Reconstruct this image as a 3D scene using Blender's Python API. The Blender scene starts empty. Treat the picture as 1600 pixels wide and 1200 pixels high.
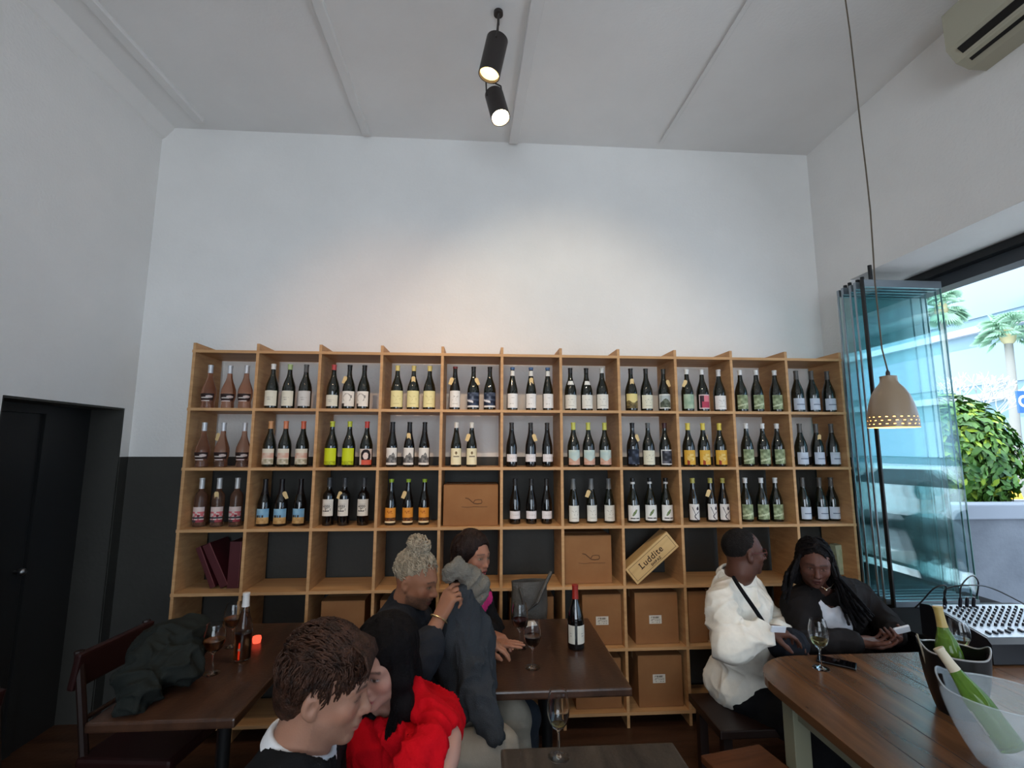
import bpy, bmesh, math, random
import numpy as np
from mathutils import Vector, Matrix, noise as mnoise

random.seed(7)
SC = bpy.context.scene
COL = SC.collection
# ------------------------------------------------------------------ camera
FPX, YAW, PIT, ROL = 746.0, 0.0662, 0.1322, 0.0015
CAM = np.array([1.857, -3.175, 1.732])
_cy, _sy, _cp, _sp = math.cos(YAW), math.sin(YAW), math.cos(PIT), math.sin(PIT)
_F = np.array([_sy*_cp, _cy*_cp, _sp]); _R = np.array([_cy, -_sy, 0.0]); _U = np.cross(_R, _F)
CR = _R*math.cos(ROL)+_U*math.sin(ROL); CU = -_R*math.sin(ROL)+_U*math.cos(ROL); CF = _F
cd = bpy.data.cameras.new('camera'); cam = bpy.data.objects.new('camera', cd); COL.objects.link(cam)
cd.sensor_fit = 'HORIZONTAL'; cd.sensor_width = 36.0; cd.lens = FPX/1600*36.0
cd.clip_start = 0.05; cd.clip_end = 400
cam.matrix_world = Matrix(((CR[0], CU[0], -CF[0], CAM[0]), (CR[1], CU[1], -CF[1], CAM[1]), (CR[2], CU[2], -CF[2], CAM[2]), (0, 0, 0, 1)))
SC.camera = cam

def at(px, py, depth):
    """point of the place seen at photo pixel (px, py), depth metres along the view axis"""
    return CAM + (CF + CR*(px-800)/FPX - CU*(py-600)/FPX)*depth

def on(px, py, ax, val):
    d = CF + CR*(px-800)/FPX - CU*(py-600)/FPX
    return CAM + d*((val-CAM[ax])/d[ax])

# ------------------------------------------------------------------ world, lights, exposure
SC.view_settings.view_transform = 'Standard'
SC.view_settings.look = 'None'
SC.view_settings.exposure = 0.0
SC.view_settings.gamma = 1.0
SC.view_settings.use_curve_mapping = False
SC.cycles.use_denoising = True
SC.cycles.max_bounces = 12
SC.cycles.diffuse_bounces = 6
SC.cycles.glossy_bounces = 5
SC.cycles.transmission_bounces = 12
SC.cycles.transparent_max_bounces = 24
SC.cycles.caustics_reflective = False
SC.cycles.caustics_refractive = False
SC.cycles.sample_clamp_indirect = 6.0
W = bpy.data.worlds.new('world'); SC.world = W; W.use_nodes = True
wn = W.node_tree.nodes['Background']
wn.inputs[0].default_value = (0.77, 0.885, 1.0, 1)
wn.inputs[1].default_value = 6.5

sl = bpy.data.lights.new('added_facade_sun', 'SUN'); sl.energy = 2.6; sl.angle = math.radians(25); sl.color = (1.0, 0.97, 0.92)  # added soft sun lamp, put in to whiten the facade across the street
so = bpy.data.objects.new('added_facade_sun', sl); COL.objects.link(so); so.location = (8, -10, 20)
so.rotation_euler = Vector((0.25, 0.65, -0.72)).to_track_quat('-Z', 'Y').to_euler()
def portal(name, loc, rot, sx, sy):
    l = bpy.data.lights.new(name, 'AREA'); l.shape = 'RECTANGLE'; l.size = sx; l.size_y = sy
    l.cycles.is_portal = True
    o = bpy.data.objects.new(name, l); o.location = loc; o.rotation_euler = rot; COL.objects.link(o)
portal('window_portal', (5.16, -2.65, 1.86), (0, math.radians(90), 0), 2.25, 5.1)
portal('street_window_portal', (1.7, -7.1, 2.0), (math.radians(90), 0, 0), 3.4, 2.6)

def spot(name, loc, target, power, size, blend=0.6, col=(1.0, 0.72, 0.42), rad=0.035):
    l = bpy.data.lights.new(name, 'SPOT'); l.energy = power; l.spot_size = math.radians(size); l.spot_blend = blend
    l.color = col; l.shadow_soft_size = rad
    o = bpy.data.objects.new(name, l); COL.objects.link(o); o.location = loc
    d = Vector(target)-Vector(loc); o.rotation_euler = d.to_track_quat('-Z', 'Y').to_euler()
    return o
# ceiling spots of the bar: two cans in view, the others further back along the same ceiling
LAMP_A = (Vector((1.935, -0.80, 4.00)), Vector((-0.20, 0.0, -1.0)).normalized())     # base, direction of the can
LAMP_B = (Vector((1.92, -0.36, 4.01)), Vector((0.18, -0.30, -0.94)).normalized())
spot('spot_light_one', LAMP_A[0]+LAMP_A[1]*0.24, LAMP_A[0]+LAMP_A[1], 40, 80, 0.7)
spot('spot_light_two', LAMP_B[0]+LAMP_B[1]*0.24, LAMP_B[0]+LAMP_B[1], 40, 100, 0.6)
spot('spot_light_left', (0.95, -2.6, 3.95), (1.25, 0.35, 2.15), 95, 48, 1.0, (1.0, 0.60, 0.34))
spot('spot_light_middle', (2.15, -2.6, 3.95), (2.50, 0.35, 2.15), 105, 56, 0.75, (1.0, 0.82, 0.58))
spot('spot_light_tables', (1.1, -3.0, 3.95), (1.9, -0.9, 0.9), 55, 60, 0.9, (1.0, 0.76, 0.50))
# ------------------------------------------------------------------ helpers
PI = math.pi
def srgb(r, g, b):
    def f(c):
        c = c/255.0
        return c/12.92 if c <= 0.04045 else ((c+0.055)/1.055)**2.4
    return (f(r), f(g), f(b))

MATS = {}
def mat(name, col, rough=0.6, metal=0.0, spec=0.5, trans=0.0, ior=1.45, emit=None, estr=0.0, alpha=1.0, coat=0.0, sheen=0.0, sub=0.0):
    m = bpy.data.materials.new(name); m.use_nodes = True
    b = m.node_tree.nodes['Principled BSDF']
    b.inputs['Base Color'].default_value = (*col, 1); b.inputs['Roughness'].default_value = rough
    b.inputs['Metallic'].default_value = metal; b.inputs['Specular IOR Level'].default_value = spec
    b.inputs['Transmission Weight'].default_value = trans; b.inputs['IOR'].default_value = ior
    b.inputs['Alpha'].default_value = alpha; b.inputs['Coat Weight'].default_value = coat
    b.inputs['Sheen Weight'].default_value = sheen
    if sub: 
        b.inputs['Subsurface Weight'].default_value = sub; b.inputs['Subsurface Radius'].default_value = (1, .35, .2); b.inputs['Subsurface Scale'].default_value = 0.008
    if emit: 
        b.inputs['Emission Color'].default_value = (*emit, 1); b.inputs['Emission Strength'].default_value = estr
    MATS[name] = m
    return m

def nodes(m): return m.node_tree.nodes, m.node_tree.links, m.node_tree.nodes['Principled BSDF']

def add_noise_color(m, c1, c2, scale=(4, 4, 4), detail=4, rough=0.6, dist=0.0, bump=0.0, bscale=None, lo=0.3, hi=0.7, nscale=1.0):
    n, l, b = nodes(m)
    tc = n.new('ShaderNodeTexCoord'); mp = n.new('ShaderNodeMapping'); mp.inputs['Scale'].default_value = scale
    l.new(tc.outputs['Object'], mp.inputs['Vector'])
    t = n.new('ShaderNodeTexNoise'); t.inputs['Scale'].default_value = nscale; t.inputs['Detail'].default_value = detail
    t.inputs['Roughness'].default_value = rough; t.inputs['Distortion'].default_value = dist
    l.new(mp.outputs[0], t.inputs['Vector'])
    r = n.new('ShaderNodeValToRGB'); r.color_ramp.elements[0].position = lo; r.color_ramp.elements[1].position = hi
    r.color_ramp.elements[0].color = (*c1, 1); r.color_ramp.elements[1].color = (*c2, 1)
    l.new(t.outputs['Fac'], r.inputs['Fac']); l.new(r.outputs['Color'], b.inputs['Base Color'])
    if bump:
        bt = n.new('ShaderNodeTexNoise'); bt.inputs['Scale'].default_value = bscale or 40; bt.inputs['Detail'].default_value = 5
        l.new(tc.outputs['Object'], bt.inputs['Vector'])
        bp = n.new('ShaderNodeBump'); bp.inputs['Strength'].default_value = bump; bp.inputs['Distance'].default_value = 0.01
        l.new(bt.outputs['Fac'], bp.inputs['Height']); l.new(bp.outputs[0], b.inputs['Normal'])
    return m

def attr_mat(name, rough=0.6, spec=0.4, coat=0.0, sheen=0.0, sub=0.0, bump=0.0, bscale=60, stretch=(1, 1, 1)):
    m = mat(name, (1, 1, 1), rough, spec=spec, coat=coat, sheen=sheen, sub=sub)
    n, l, b = nodes(m)
    a = n.new('ShaderNodeAttribute'); a.attribute_name = 'Col'
    l.new(a.outputs['Color'], b.inputs['Base Color'])
    if bump:
        tc = n.new('ShaderNodeTexCoord'); mp = n.new('ShaderNodeMapping'); mp.inputs['Scale'].default_value = stretch
        l.new(tc.outputs['Object'], mp.inputs['Vector'])
        bt = n.new('ShaderNodeTexNoise'); bt.inputs['Scale'].default_value = bscale; bt.inputs['Detail'].default_value = 4
        l.new(mp.outputs[0], bt.inputs['Vector'])
        bp = n.new('ShaderNodeBump'); bp.inputs['Strength'].default_value = bump; bp.inputs['Distance'].default_value = 0.004
        l.new(bt.outputs['Fac'], bp.inputs['Height']); l.new(bp.outputs[0], b.inputs['Normal'])
    return m

class MB:
    """collects shapes into one mesh"""
    def __init__(s): s.bm = bmesh.new(); s.mi = 0
    def _f(s, vs, fs, smooth=False):
        bv = [s.bm.verts.new(v) for v in vs]
        for f in fs:
            try:
                nf = s.bm.faces.new([bv[i] for i in f]); nf.material_index = s.mi; nf.smooth = smooth
            except ValueError: pass
        return bv
    def box(s, c, size, rot=None, bev=0.0):
        c = Vector(c); h = Vector(size)/2
        M = rot if rot is not None else Matrix.Identity(3)
        if bev <= 0:
            vs = [c+M@Vector((x*h.x, y*h.y, z*h.z)) for x in (-1, 1) for y in (-1, 1) for z in (-1, 1)]
            fs = [(0, 1, 3, 2), (4, 6, 7, 5), (0, 4, 5, 1), (2, 3, 7, 6), (0, 2, 6, 4), (1, 5, 7, 3)]
            s._f(vs, fs)
        else:
            b = min(bev, min(h)*0.95); t = bmesh.new(); bmesh.ops.create_cube(t, size=1)
            for v in t.verts: v.co = Vector((v.co.x*2*h.x, v.co.y*2*h.y, v.co.z*2*h.z))
            bmesh.ops.bevel(t, geom=list(t.edges), offset=b, segments=2, profile=0.6, affect='EDGES')
            t.verts.ensure_lookup_table()
            for i, v in enumerate(t.verts): v.index = i
            s._f([c+M@v.co for v in t.verts], [[v.index for v in f.verts] for f in t.faces])
            t.free()
        return s
    def bx(s, x0, x1, y0, y1, z0, z1, bev=0.0): return s.box(((x0+x1)/2, (y0+y1)/2, (z0+z1)/2), (abs(x1-x0), abs(y1-y0), abs(z1-z0)), bev=bev)
    def lathe(s, prof, c=(0, 0, 0), n=24, rot=None, cap=True):
        c = Vector(c); M = rot if rot is not None else Matrix.Identity(3); vs = []; fs = []; ring = []
        for r, z in prof:
            if r <= 1e-6: ring.append([len(vs)]); vs.append(c+M@Vector((0, 0, z)))
            else:
                ring.append(list(range(len(vs), len(vs)+n)))
                for k in range(n):
                    a = 2*PI*k/n; vs.append(c+M@Vector((r*math.cos(a), r*math.sin(a), z)))
        for a, b in zip(ring[:-1], ring[1:]):
            for k in range(n):
                k2 = (k+1) % n
                if len(a) == 1 and len(b) == 1: continue
                if len(a) == 1: fs.append((a[0], b[k2], b[k]))
                elif len(b) == 1: fs.append((a[k], a[k2], b[0]))
                else: fs.append((a[k], a[k2], b[k2], b[k]))
        if cap:
            if len(ring[0]) > 1: fs.append(tuple(reversed(ring[0])))
            if len(ring[-1]) > 1: fs.append(tuple(ring[-1]))
        s._f(vs, fs, True); return s
    def tube(s, pts, r, n=8, cap=True):
        pts = [Vector(p) for p in pts]; rs = r if isinstance(r, (list, tuple)) else [r]*len(pts)
        vs = []; fs = []; up = None
        for i, p in enumerate(pts):
            d = (pts[min(i+1, len(pts)-1)]-pts[max(i-1, 0)]).normalized()
            if up is None: up = Vector((0, 0, 1)) if abs(d.z) < 0.9 else Vector((1, 0, 0))
            u = (up-d*up.dot(d)).normalized(); v = d.cross(u); up = u
            for k in range(n):
                a = 2*PI*k/n; vs.append(p+(u*math.cos(a)+v*math.sin(a))*rs[i])
        for i in range(len(pts)-1):
            for k in range(n):
                k2 = (k+1) % n; fs.append((i*n+k, i*n+k2, (i+1)*n+k2, (i+1)*n+k))
        if cap: fs.append(tuple(reversed(range(n)))); fs.append(tuple(range((len(pts)-1)*n, len(pts)*n)))
        s._f(vs, fs, True); return s
    def cyl(s, a, b, r, n=16): return s.tube([a, b], r, n)
    def prism(s, outline, z0, z1, M=None):
        """outline of (x, y), extruded z0..z1, through matrix M"""
        M = M or Matrix.Identity(4); n = len(outline)
        vs = [M@Vector((x, y, z0)) for x, y in outline]+[M@Vector((x, y, z1)) for x, y in outline]
        fs = [tuple(reversed(range(n))), tuple(range(n, 2*n))]+[(i, (i+1) % n, n+(i+1) % n, n+i) for i in range(n)]
        s._f(vs, fs); return s
    def sphere(s, c, r, n=16, m=10, sc=(1, 1, 1)):
        c = Vector(c); prof = [(math.sin(PI*i/m)*r, -math.cos(PI*i/m)*r) for i in range(m+1)]
        prof[0] = (0, -r); prof[-1] = (0, r)
        M = Matrix.Diagonal(Vector(sc)); s.lathe(prof, c, n, M); return s
    def build(s, name, ms, parent=None, loc=None, sharp=None):
        me = bpy.data.meshes.new(name); 
        if sharp is None: sharp = 40
        bmesh.ops.recalc_face_normals(s.bm, faces=s.bm.faces)
        for e in s.bm.edges:
            if len(e.link_faces) == 2 and e.calc_face_angle(0) > math.radians(sharp): e.smooth = False
        s.bm.to_mesh(me); s.bm.free()
        for m in (ms if isinstance(ms, (list, tuple)) else [ms]): me.materials.append(m)
        o = bpy.data.objects.new(name, me); COL.objects.link(o)
        if parent is not None: o.parent = parent
        if loc is not None: o.location = loc
        return o

def tag(o, label=None, cat=None, group=None, kind=None):
    if label: o['label'] = label
    if cat: o['category'] = cat
    if group: o['group'] = group
    if kind: o['kind'] = kind
    return o
def empty(name, loc, rz=0.0):
    o = bpy.data.objects.new(name, None); o.empty_display_size = 0.05; COL.objects.link(o)
    o.location = loc; o.rotation_euler = (0, 0, rz); return o
def copy_tree(o, parent=None):
    c = o.copy(); COL.objects.link(c); c.parent = parent
    for ch in list(o.children): copy_tree(ch, c)
    return c
def struct(name, mb, m, **k): return tag(mb.build(name, m, **k), kind='structure')

def text_mesh(body, size, thick=0.0, bold=0.0, spacing=1.0, shear=0.0):
    cu = bpy.data.curves.new('t', 'FONT'); cu.body = body; cu.size = size; cu.extrude = thick; cu.offset = bold
    cu.align_x = 'CENTER'; cu.align_y = 'CENTER'; cu.space_character = spacing; cu.shear = shear
    o = bpy.data.objects.new('t', cu); COL.objects.link(o)
    dg = bpy.context.evaluated_depsgraph_get(); me = bpy.data.meshes.new_from_object(o.evaluated_get(dg))
    bpy.data.objects.remove(o); bpy.data.curves.remove(cu)
    return me
def text(name, body, size, m, M, parent=None, thick=0.0006, bold=0.0, spacing=1.0, shear=0.0):
    me = text_mesh(body, size, thick, bold, spacing, shear); me.materials.clear(); me.materials.append(m)
    o = bpy.data.objects.new(name, me); COL.objects.link(o); o.parent = parent; o.matrix_local = M
    return o
FRONT = Matrix(((1, 0, 0, 0), (0, 0, -1, 0), (0, 1, 0, 0), (0, 0, 0, 1)))   # xy plane -> facing the camera side (-y)
# ------------------------------------------------------------------ materials of the room
def plaster(name, col, bump=0.25):
    m = mat(name, col, 0.88, spec=0.2)
    c2 = tuple(min(1, c*1.04) for c in col); c1 = tuple(c*0.95 for c in col)
    return add_noise_color(m, c1, c2, scale=(1.2, 1.2, 1.2), detail=6, bump=bump, bscale=55)
M_white = plaster('white_plaster', srgb(232, 230, 227))
M_ceil = plaster('ceiling_plaster', srgb(230, 229, 227), 0.12)
M_dark = add_noise_color(mat('charcoal_paint', srgb(58, 57, 54), 0.6, spec=0.35), srgb(54, 53, 50), srgb(62, 61, 57), scale=(2, 2, 2), bump=0.2, bscale=30)
M_door = mat('black_door_paint', srgb(40, 40, 40), 0.5, spec=0.4)
M_metal = mat('brushed_metal', srgb(150, 150, 150), 0.35, metal=1.0)
M_floor = add_noise_color(mat('dark_floor_boards', srgb(70, 45, 32), 0.35, spec=0.4), srgb(48, 31, 22), srgb(84, 56, 40), scale=(1.5, 14, 1), detail=6, bump=0.15)

XL, XR, YB, YF, ZC = -0.58, 4.55, 0.35, -7.0, 4.15
DADO = 1.665
# opening in the right wall
WY0, WY1, WZ0, WZ1, WT = 0.02, -5.2, 0.745, 2.955, 0.58
DY0, DY1, DZ, = 0.274, -0.58, 1.995      # left doorway (y range, top)

struct('floor', MB().bx(XL-0.6, XR+WT, YF-0.3, YB+0.3, -0.12, 0.0), M_floor)
struct('ceiling', MB().bx(XL-0.6, XR+WT, YF-0.3, YB+0.3, ZC, ZC+0.15), M_ceil)
mb = MB(); mb.bx(XL-0.3, XR+WT, YB, YB+0.2, DADO, ZC); mb.mi = 1; mb.bx(XL-0.3, XR+WT, YB, YB+0.2, 0, DADO)
struct('wall_back', mb, [M_white, M_dark])
mb = MB()
mb.bx(XL-0.3, XL, YF, DY1, DADO, ZC); mb.bx(XL-0.3, XL, DY1, DY0, DZ, ZC); mb.bx(XL-0.3, XL, DY0, YB, DADO, ZC)
mb.mi = 1
mb.bx(XL-0.3, XL, YF, DY1-0.0, 0, DADO); mb.bx(XL-0.3, XL, DY0, YB, 0, DADO)
# painted reveal of the doorway
mb.bx(XL-0.3, XL-0.004, DY0-0.012, DY0-0.001, 0, DZ-0.001); mb.bx(XL-0.3, XL-0.004, DY1+0.001, DY1+0.012, 0, DZ-0.001); mb.bx(XL-0.3, XL-0.004, DY1+0.012, DY0-0.012, DZ-0.012, DZ-0.001)
struct('wall_left', mb, [M_white, M_dark])
# door: a dark slab set back in the doorway with frame, panel grooves and knob
d = struct('door_1', MB().bx(XL-0.26, XL-0.22, DY1+0.06, DY0-0.36, 0.01, 1.93, bev=0.004), M_door)
MB().bx(XL-0.28, XL-0.20, DY1+0.013, DY1+0.06, 0, 1.985).bx(XL-0.28, XL-0.20, DY0-0.36, DY0-0.31, 0, 1.985).bx(XL-0.28, XL-0.20, DY1+0.06, DY0-0.36, 1.93, 1.985).build('door_frame', M_door, d)
MB().bx(XL-0.24, XL-0.212, DY0-0.30, DY0-0.013, 0, 1.985).build('side_panel', M_door, d)
MB().sphere((XL-0.18, DY0-0.41, 1.02), 0.022).cyl((XL-0.22, DY0-0.41, 1.02), (XL-0.18, DY0-0.41, 1.02), 0.009).build('door_knob', M_metal, d)
# right wall with the long opening
mb = MB()
mb.bx(XR, XR+WT, WY0, YB, DADO, ZC).bx(XR, XR+WT, WY1, WY0, WZ1, ZC).bx(XR, XR+WT, YF, WY1, DADO, ZC)
mb.mi = 1
mb.bx(XR, XR+WT, WY0, YB, 0, DADO).bx(XR, XR+WT, WY1, WY0, 0, WZ0).bx(XR, XR+WT, YF, WY1, 0, DADO)
struct('wall_right', mb, [M_white, M_dark])
# wall behind the camera with a wide shop window
mb = MB(); mb.bx(XL-0.3, 0.0, YF-0.2, YF, 0, ZC).bx(3.4, XR+WT, YF-0.2, YF, 0, ZC).bx(0.0, 3.4, YF-0.2, YF, 3.3, ZC).bx(0.0, 3.4, YF-0.2, YF, 0, 0.7)
struct('wall_front', mb, M_white)
# ceiling battens and cornice
M_batten = plaster('batten_paint', srgb(226, 225, 223), 0.05)
bats = [((140, 0), (312, 188)), ((496, 0), (571, 207)), ((840, 0), (802, 222)), ((1172, 0), (1034, 222))]
for i, (a, b) in enumerate(bats):
    A = on(*a, 2, ZC-0.012); B = on(*b, 2, ZC-0.012); d = (B-A)/np.linalg.norm(B-A); E0 = A-d*5.4
    L = np.linalg.norm(B-E0); c = (B+E0)/2
    R3 = Matrix.Rotation(math.atan2(-d[0], d[1]), 3, 'Z')
    struct('trim_%d' % (i+1), MB().box((c[0], c[1], ZC-0.014), ((0.065, 0.06, 0.075, 0.03)[i], L, 0.034 if i < 3 else 0.008), R3, bev=0.006), M_batten)
Mx = Matrix.Rotation(0, 4, 'X')
struct('trim_5', MB().prism([(XL, ZC), (XL+0.085, ZC), (XL+0.075, ZC-0.02), (XL+0.02, ZC-0.085), (XL, ZC-0.095)], YF, YB, Matrix(((1, 0, 0, 0), (0, 0, 1, 0), (0, 1, 0, 0), (0, 0, 0, 1)))), M_white)
# window head: track beam and sill
M_beam = mat('dark_track_paint', srgb(62, 66, 72), 0.5)
M_track = mat('black_track', srgb(20, 20, 22), 0.4)
struct('window_1', MB().bx(XR+0.46, XR+WT, WY1, WY0, WZ1-0.13, WZ1-0.001), M_beam)
o = bpy.data.objects['window_1']
MB().bx(XR+0.40, XR+0.46, WY1, WY0-0.001, WZ1-0.05, WZ1-0.001).build('window_track', M_track, o)
M_sill = mat('grey_sill', srgb(26, 26, 28), 0.85, spec=0.1)
MB().bx(XR-0.02, XR+WT+0.03, WY1, WY0-0.001, WZ0, WZ0+0.02, bev=0.004).build('window_sill', M_sill, o)
# ------------------------------------------------------------------ plywood shelf unit
def wood(name, c1, c2, rough=0.5, scale=(3, 3, 40), bump=0.05, spec=0.35):
    return add_noise_color(mat(name, c1, rough, spec=spec), c1, c2, scale=scale, detail=5, dist=0.6, bump=bump, bscale=80)
M_ply = wood('plywood', srgb(178, 134, 90), srgb(204, 160, 112), scale=(2, 6, 30))
M_plyh = wood('plywood_boards', srgb(180, 136, 92), srgb(206, 162, 114), scale=(30, 6, 3) if False else (2, 30, 30))
PW, PH, ZT, SD = 0.4, 0.378, 2.35, 0.32
COLX = [i*PW for i in range(12)]
ROWZ = [ZT-i*PH for i in range(7)]        # z of board centre lines
TH = 0.018
shelf = empty('shelf_unit', (0, 0, 0))
tag(shelf, 'tall plywood grid shelf of eleven bays against the back wall, holding wine bottles', 'shelf unit')
for x in COLX:
    MB().bx(x-TH/2, x+TH/2, 0.0, SD, 0.0, ZT+0.055).build('divider', M_ply, shelf)
for z in ROWZ:
    MB().bx(COLX[0]-0.012, COLX[-1]+0.012, -0.002, SD-0.002, z-TH/2, z+TH/2).build('shelf_board', M_plyh, shelf)

# ------------------------------------------------------------------ bottles
M_gdark = mat('dark_bottle_glass', srgb(16, 20, 13), 0.05, spec=0.8, coat=0.3)
M_gblack = mat('black_bottle_glass', srgb(10, 9, 9), 0.05, spec=0.8, coat=0.3)
M_rose = mat('rose_bottle_glass', srgb(228, 176, 150), 0.03, trans=0.9, spec=0.6, ior=1.25)
M_clear = mat('clear_glass', (0.92, 0.95, 0.95), 0.02, trans=1.0, ior=1.45)
M_label = attr_mat('printed_paper', rough=0.55, spec=0.3)
M_tag = mat('kraft_tag', srgb(226, 196, 140), 0.7)
M_tag2 = mat('orange_tag', srgb(230, 160, 70), 0.7)
M_string = mat('tag_string', srgb(60, 45, 35), 0.8)
CAPS = {}
def capmat(rgb, metal=0.0, rough=0.4):
    k = (rgb, metal)
    if k not in CAPS: CAPS[k] = mat('capsule_%02x%02x%02x' % rgb, srgb(*rgb), rough, metal=metal, spec=0.5)
    return CAPS[k]
PROF = {
 'burgundy': [(0, 0.004), (0.03, 0.0), (0.040, 0.003), (0.0415, 0.012), (0.0415, 0.125), (0.040, 0.145), (0.035, 0.168), (0.027, 0.192), (0.0195, 0.214), (0.0155, 0.235), (0.0142, 0.262), (0.0140, 0.288), (0.0155, 0.289), (0.0155, 0.298), (0, 0.299)],
 'bordeaux': [(0, 0.004), (0.028, 0.0), (0.0365, 0.003), (0.0375, 0.012), (0.0378, 0.185), (0.0355, 0.200), (0.027, 0.214), (0.0185, 0.224), (0.0150, 0.238), (0.0142, 0.295), (0.0155, 0.296), (0.0155, 0.306), (0, 0.307)],
 'flared': [(0, 0.004), (0.030, 0.0), (0.038, 0.004), (0.0385, 0.015), (0.036, 0.035), (0.0365, 0.045), (0.043, 0.075), (0.0445, 0.10), (0.042, 0.125), (0.034, 0.150), (0.023, 0.180), (0.0165, 0.205), (0.0142, 0.235), (0.0140, 0.275), (0.0150, 0.276), (0.0150, 0.286), (0, 0.287)],
 'slim': [(0, 0.004), (0.028, 0.0), (0.0355, 0.003), (0.0365, 0.012), (0.0365, 0.12), (0.0345, 0.145), (0.029, 0.172), (0.0225, 0.2), (0.0175, 0.225), (0.0148, 0.25), (0.0138, 0.285), (0.0152, 0.286), (0.0152, 0.296), (0, 0.297)],
}
def rad_at(prof, z):
    for (r0, z0), (r1, z1) in zip(prof[1:-1], prof[2:]):
        if z0 <= z <= z1 and z1 > z0: return r0+(r1-r0)*(z-z0)/(z1-z0)
    return prof[-2][0]
_cache = {}
def body_mesh(kind, m):
    k = (kind, m.name)
    if k not in _cache:
        o = MB().lathe(PROF[kind], n=28).build('wine_bottle', m); _cache[k] = o.data; bpy.data.objects.remove(o)
    return _cache[k]
def capsule_mesh(kind, z0, m):
    k = ('cap', kind, z0, m.name)
    if k not in _cache:
        p = PROF[kind]; top = p[-1][1]
        pr = [(rad_at(p, z0)+0.0006, z0)]+[(r+0.0008, z) for r, z in p[1:-1] if z > z0+0.003]+[(0, top+0.0008)]
        o = MB().lathe(pr, n=20, cap=False).build('capsule', m); _cache[k] = o.data; bpy.data.objects.remove(o)
    return _cache[k]
def shade(c, f): return tuple(max(0, min(255, v*f)) for v in c)
def label_mesh(kind, z0, z1, art, span=2.3, turn=0.0, ncol=28, nrow=26, rad=None):
    """curved paper patch on the side facing -y; art(u,v)->rgb, u 0..1 left-right, v 0..1 bottom-top"""
    k = ('lab', kind, z0, z1, art, span, turn)
    if k in _cache: return _cache[k]
    p = PROF.get(kind); me = bpy.data.meshes.new('label'); vs = []; fs = []; cols = []
    for j in range(nrow+1):
        z = z0+(z1-z0)*j/nrow; r = (rad or rad_at(p, z))+0.0007
        for i in range(ncol+1):
            a = -PI/2+turn+span*(i/ncol-0.5); vs.append((r*math.cos(a), r*math.sin(a), z))
    for j in range(nrow):
        for i in range(ncol):
            q = j*(ncol+1)+i; fs.append((q, q+1, q+ncol+2, q+ncol+1))
            c = art((i+0.5)/ncol, (j+0.5)/nrow); c = (*srgb(*c), 1.0); cols += [c]*4
    me.from_pydata(vs, [], fs); at_ = me.color_attributes.new('Col', 'FLOAT_COLOR', 'CORNER')
    at_.data.foreach_set('color', np.array(cols, dtype=np.float32).ravel()); me.materials.append(M_label)
    for f in me.polygons: f.use_smooth = True
    _cache[k] = me; return me
def h2(i, j, s=0):
    v = math.sin(i*12.9898+j*78.233+s*37.719)*43758.5453; return v-math.floor(v)
def vn(u, v, f, s=0):
    x = u*f; y = v*f; i = math.floor(x); j = math.floor(y); a = x-i; b = y-j; a = a*a*(3-2*a); b = b*b*(3-2*b)
    return (h2(i, j, s)*(1-a)+h2(i+1, j, s)*a)*(1-b)+(h2(i, j+1, s)*(1-a)+h2(i+1, j+1, s)*a)*b
def mix(a, b, t): return tuple(x+(y-x)*t for x, y in zip(a, b))
# --- label designs
def art_plain(base, ink=(120, 115, 110), lines=((0.55, 0.3, 0.7), (0.42, 0.35, 0.65)), dens=0.55):
    def f(u, v):
        for (lv, a, b) in lines:
            if abs(v-lv) < 0.025 and a < u < b and h2(int(u*28), int(lv*50)) < dens: return mix(base, ink, 0.6)
        return base
    return f
def art_script(base, ink=(110, 105, 100), seed=0):
    def f(u, v):
        w = 0.5+0.12*math.sin(u*22+seed)+0.05*math.sin(u*47+seed*2)
        if 0.25 < u < 0.78 and abs(v-w-0.08) < 0.022: return mix(base, ink, 0.4)
        if abs(v-0.2) < 0.02 and 0.3 < u < 0.7: return mix(base, ink, 0.35)
        return base
    return f
def art_portrait_lines(u, v):
    b = (232, 226, 216)
    d = math.hypot((u-0.45)*1.1, v-0.55)
    if abs(d-0.28) < 0.03 and v > 0.35: return (168, 162, 154)
    if abs(u-0.72) < 0.05 and 0.55 < v < 0.75: return (130, 125, 120)
    if v < 0.18 and u < 0.3: return (70, 66, 62)
    return b
def art_mountain(u, v):
    b = (226, 222, 216); ridge = 0.42+0.28*math.exp(-((u-0.62)/0.2)**2)+0.05*math.sin(u*20)
    if 0.1 < v < ridge: return mix((60, 60, 62), (150, 148, 146), vn(u, v, 9, 3))
    return b
def art_blueabs(u, v):
    if v < 0.1: return (225, 225, 225)
    if u < 0.55 and abs(v-0.35-0.25*(0.55-u)) < 0.07: return (215, 215, 220)
    return mix((26, 34, 52), (120, 130, 150), vn(u, v, 6, 5)**2) if v > 0.45 else mix((15, 20, 34), (60, 74, 100), vn(u, v, 6, 8))
def art_yland(u, v):
    if v < 0.45+0.08*math.sin(u*9): return mix((70, 60, 40), (150, 130, 80), vn(u, v, 9, 4))
    return (226, 208, 140)
def art_gmount(u, v):
    e = min(u, 1-u, v, 1-v)
    if e < 0.06: return (220, 220, 214)
    if v < 0.35+0.35*math.exp(-((u-0.5)/0.3)**2): return mix((60, 66, 56), (120, 128, 110), vn(u, v, 9, 2))
    return (176, 184, 184)
def art_sage(u, v):
    n = vn(u*1.2, v, 6, 9)
    if abs(v-0.2-0.25*u) < 0.06: return (196, 204, 170)
    return mix((92, 104, 72), (184, 196, 156), n)
def art_green(u, v): return mix((132, 158, 134), (176, 192, 168), vn(u, v, 5, 1))
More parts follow.
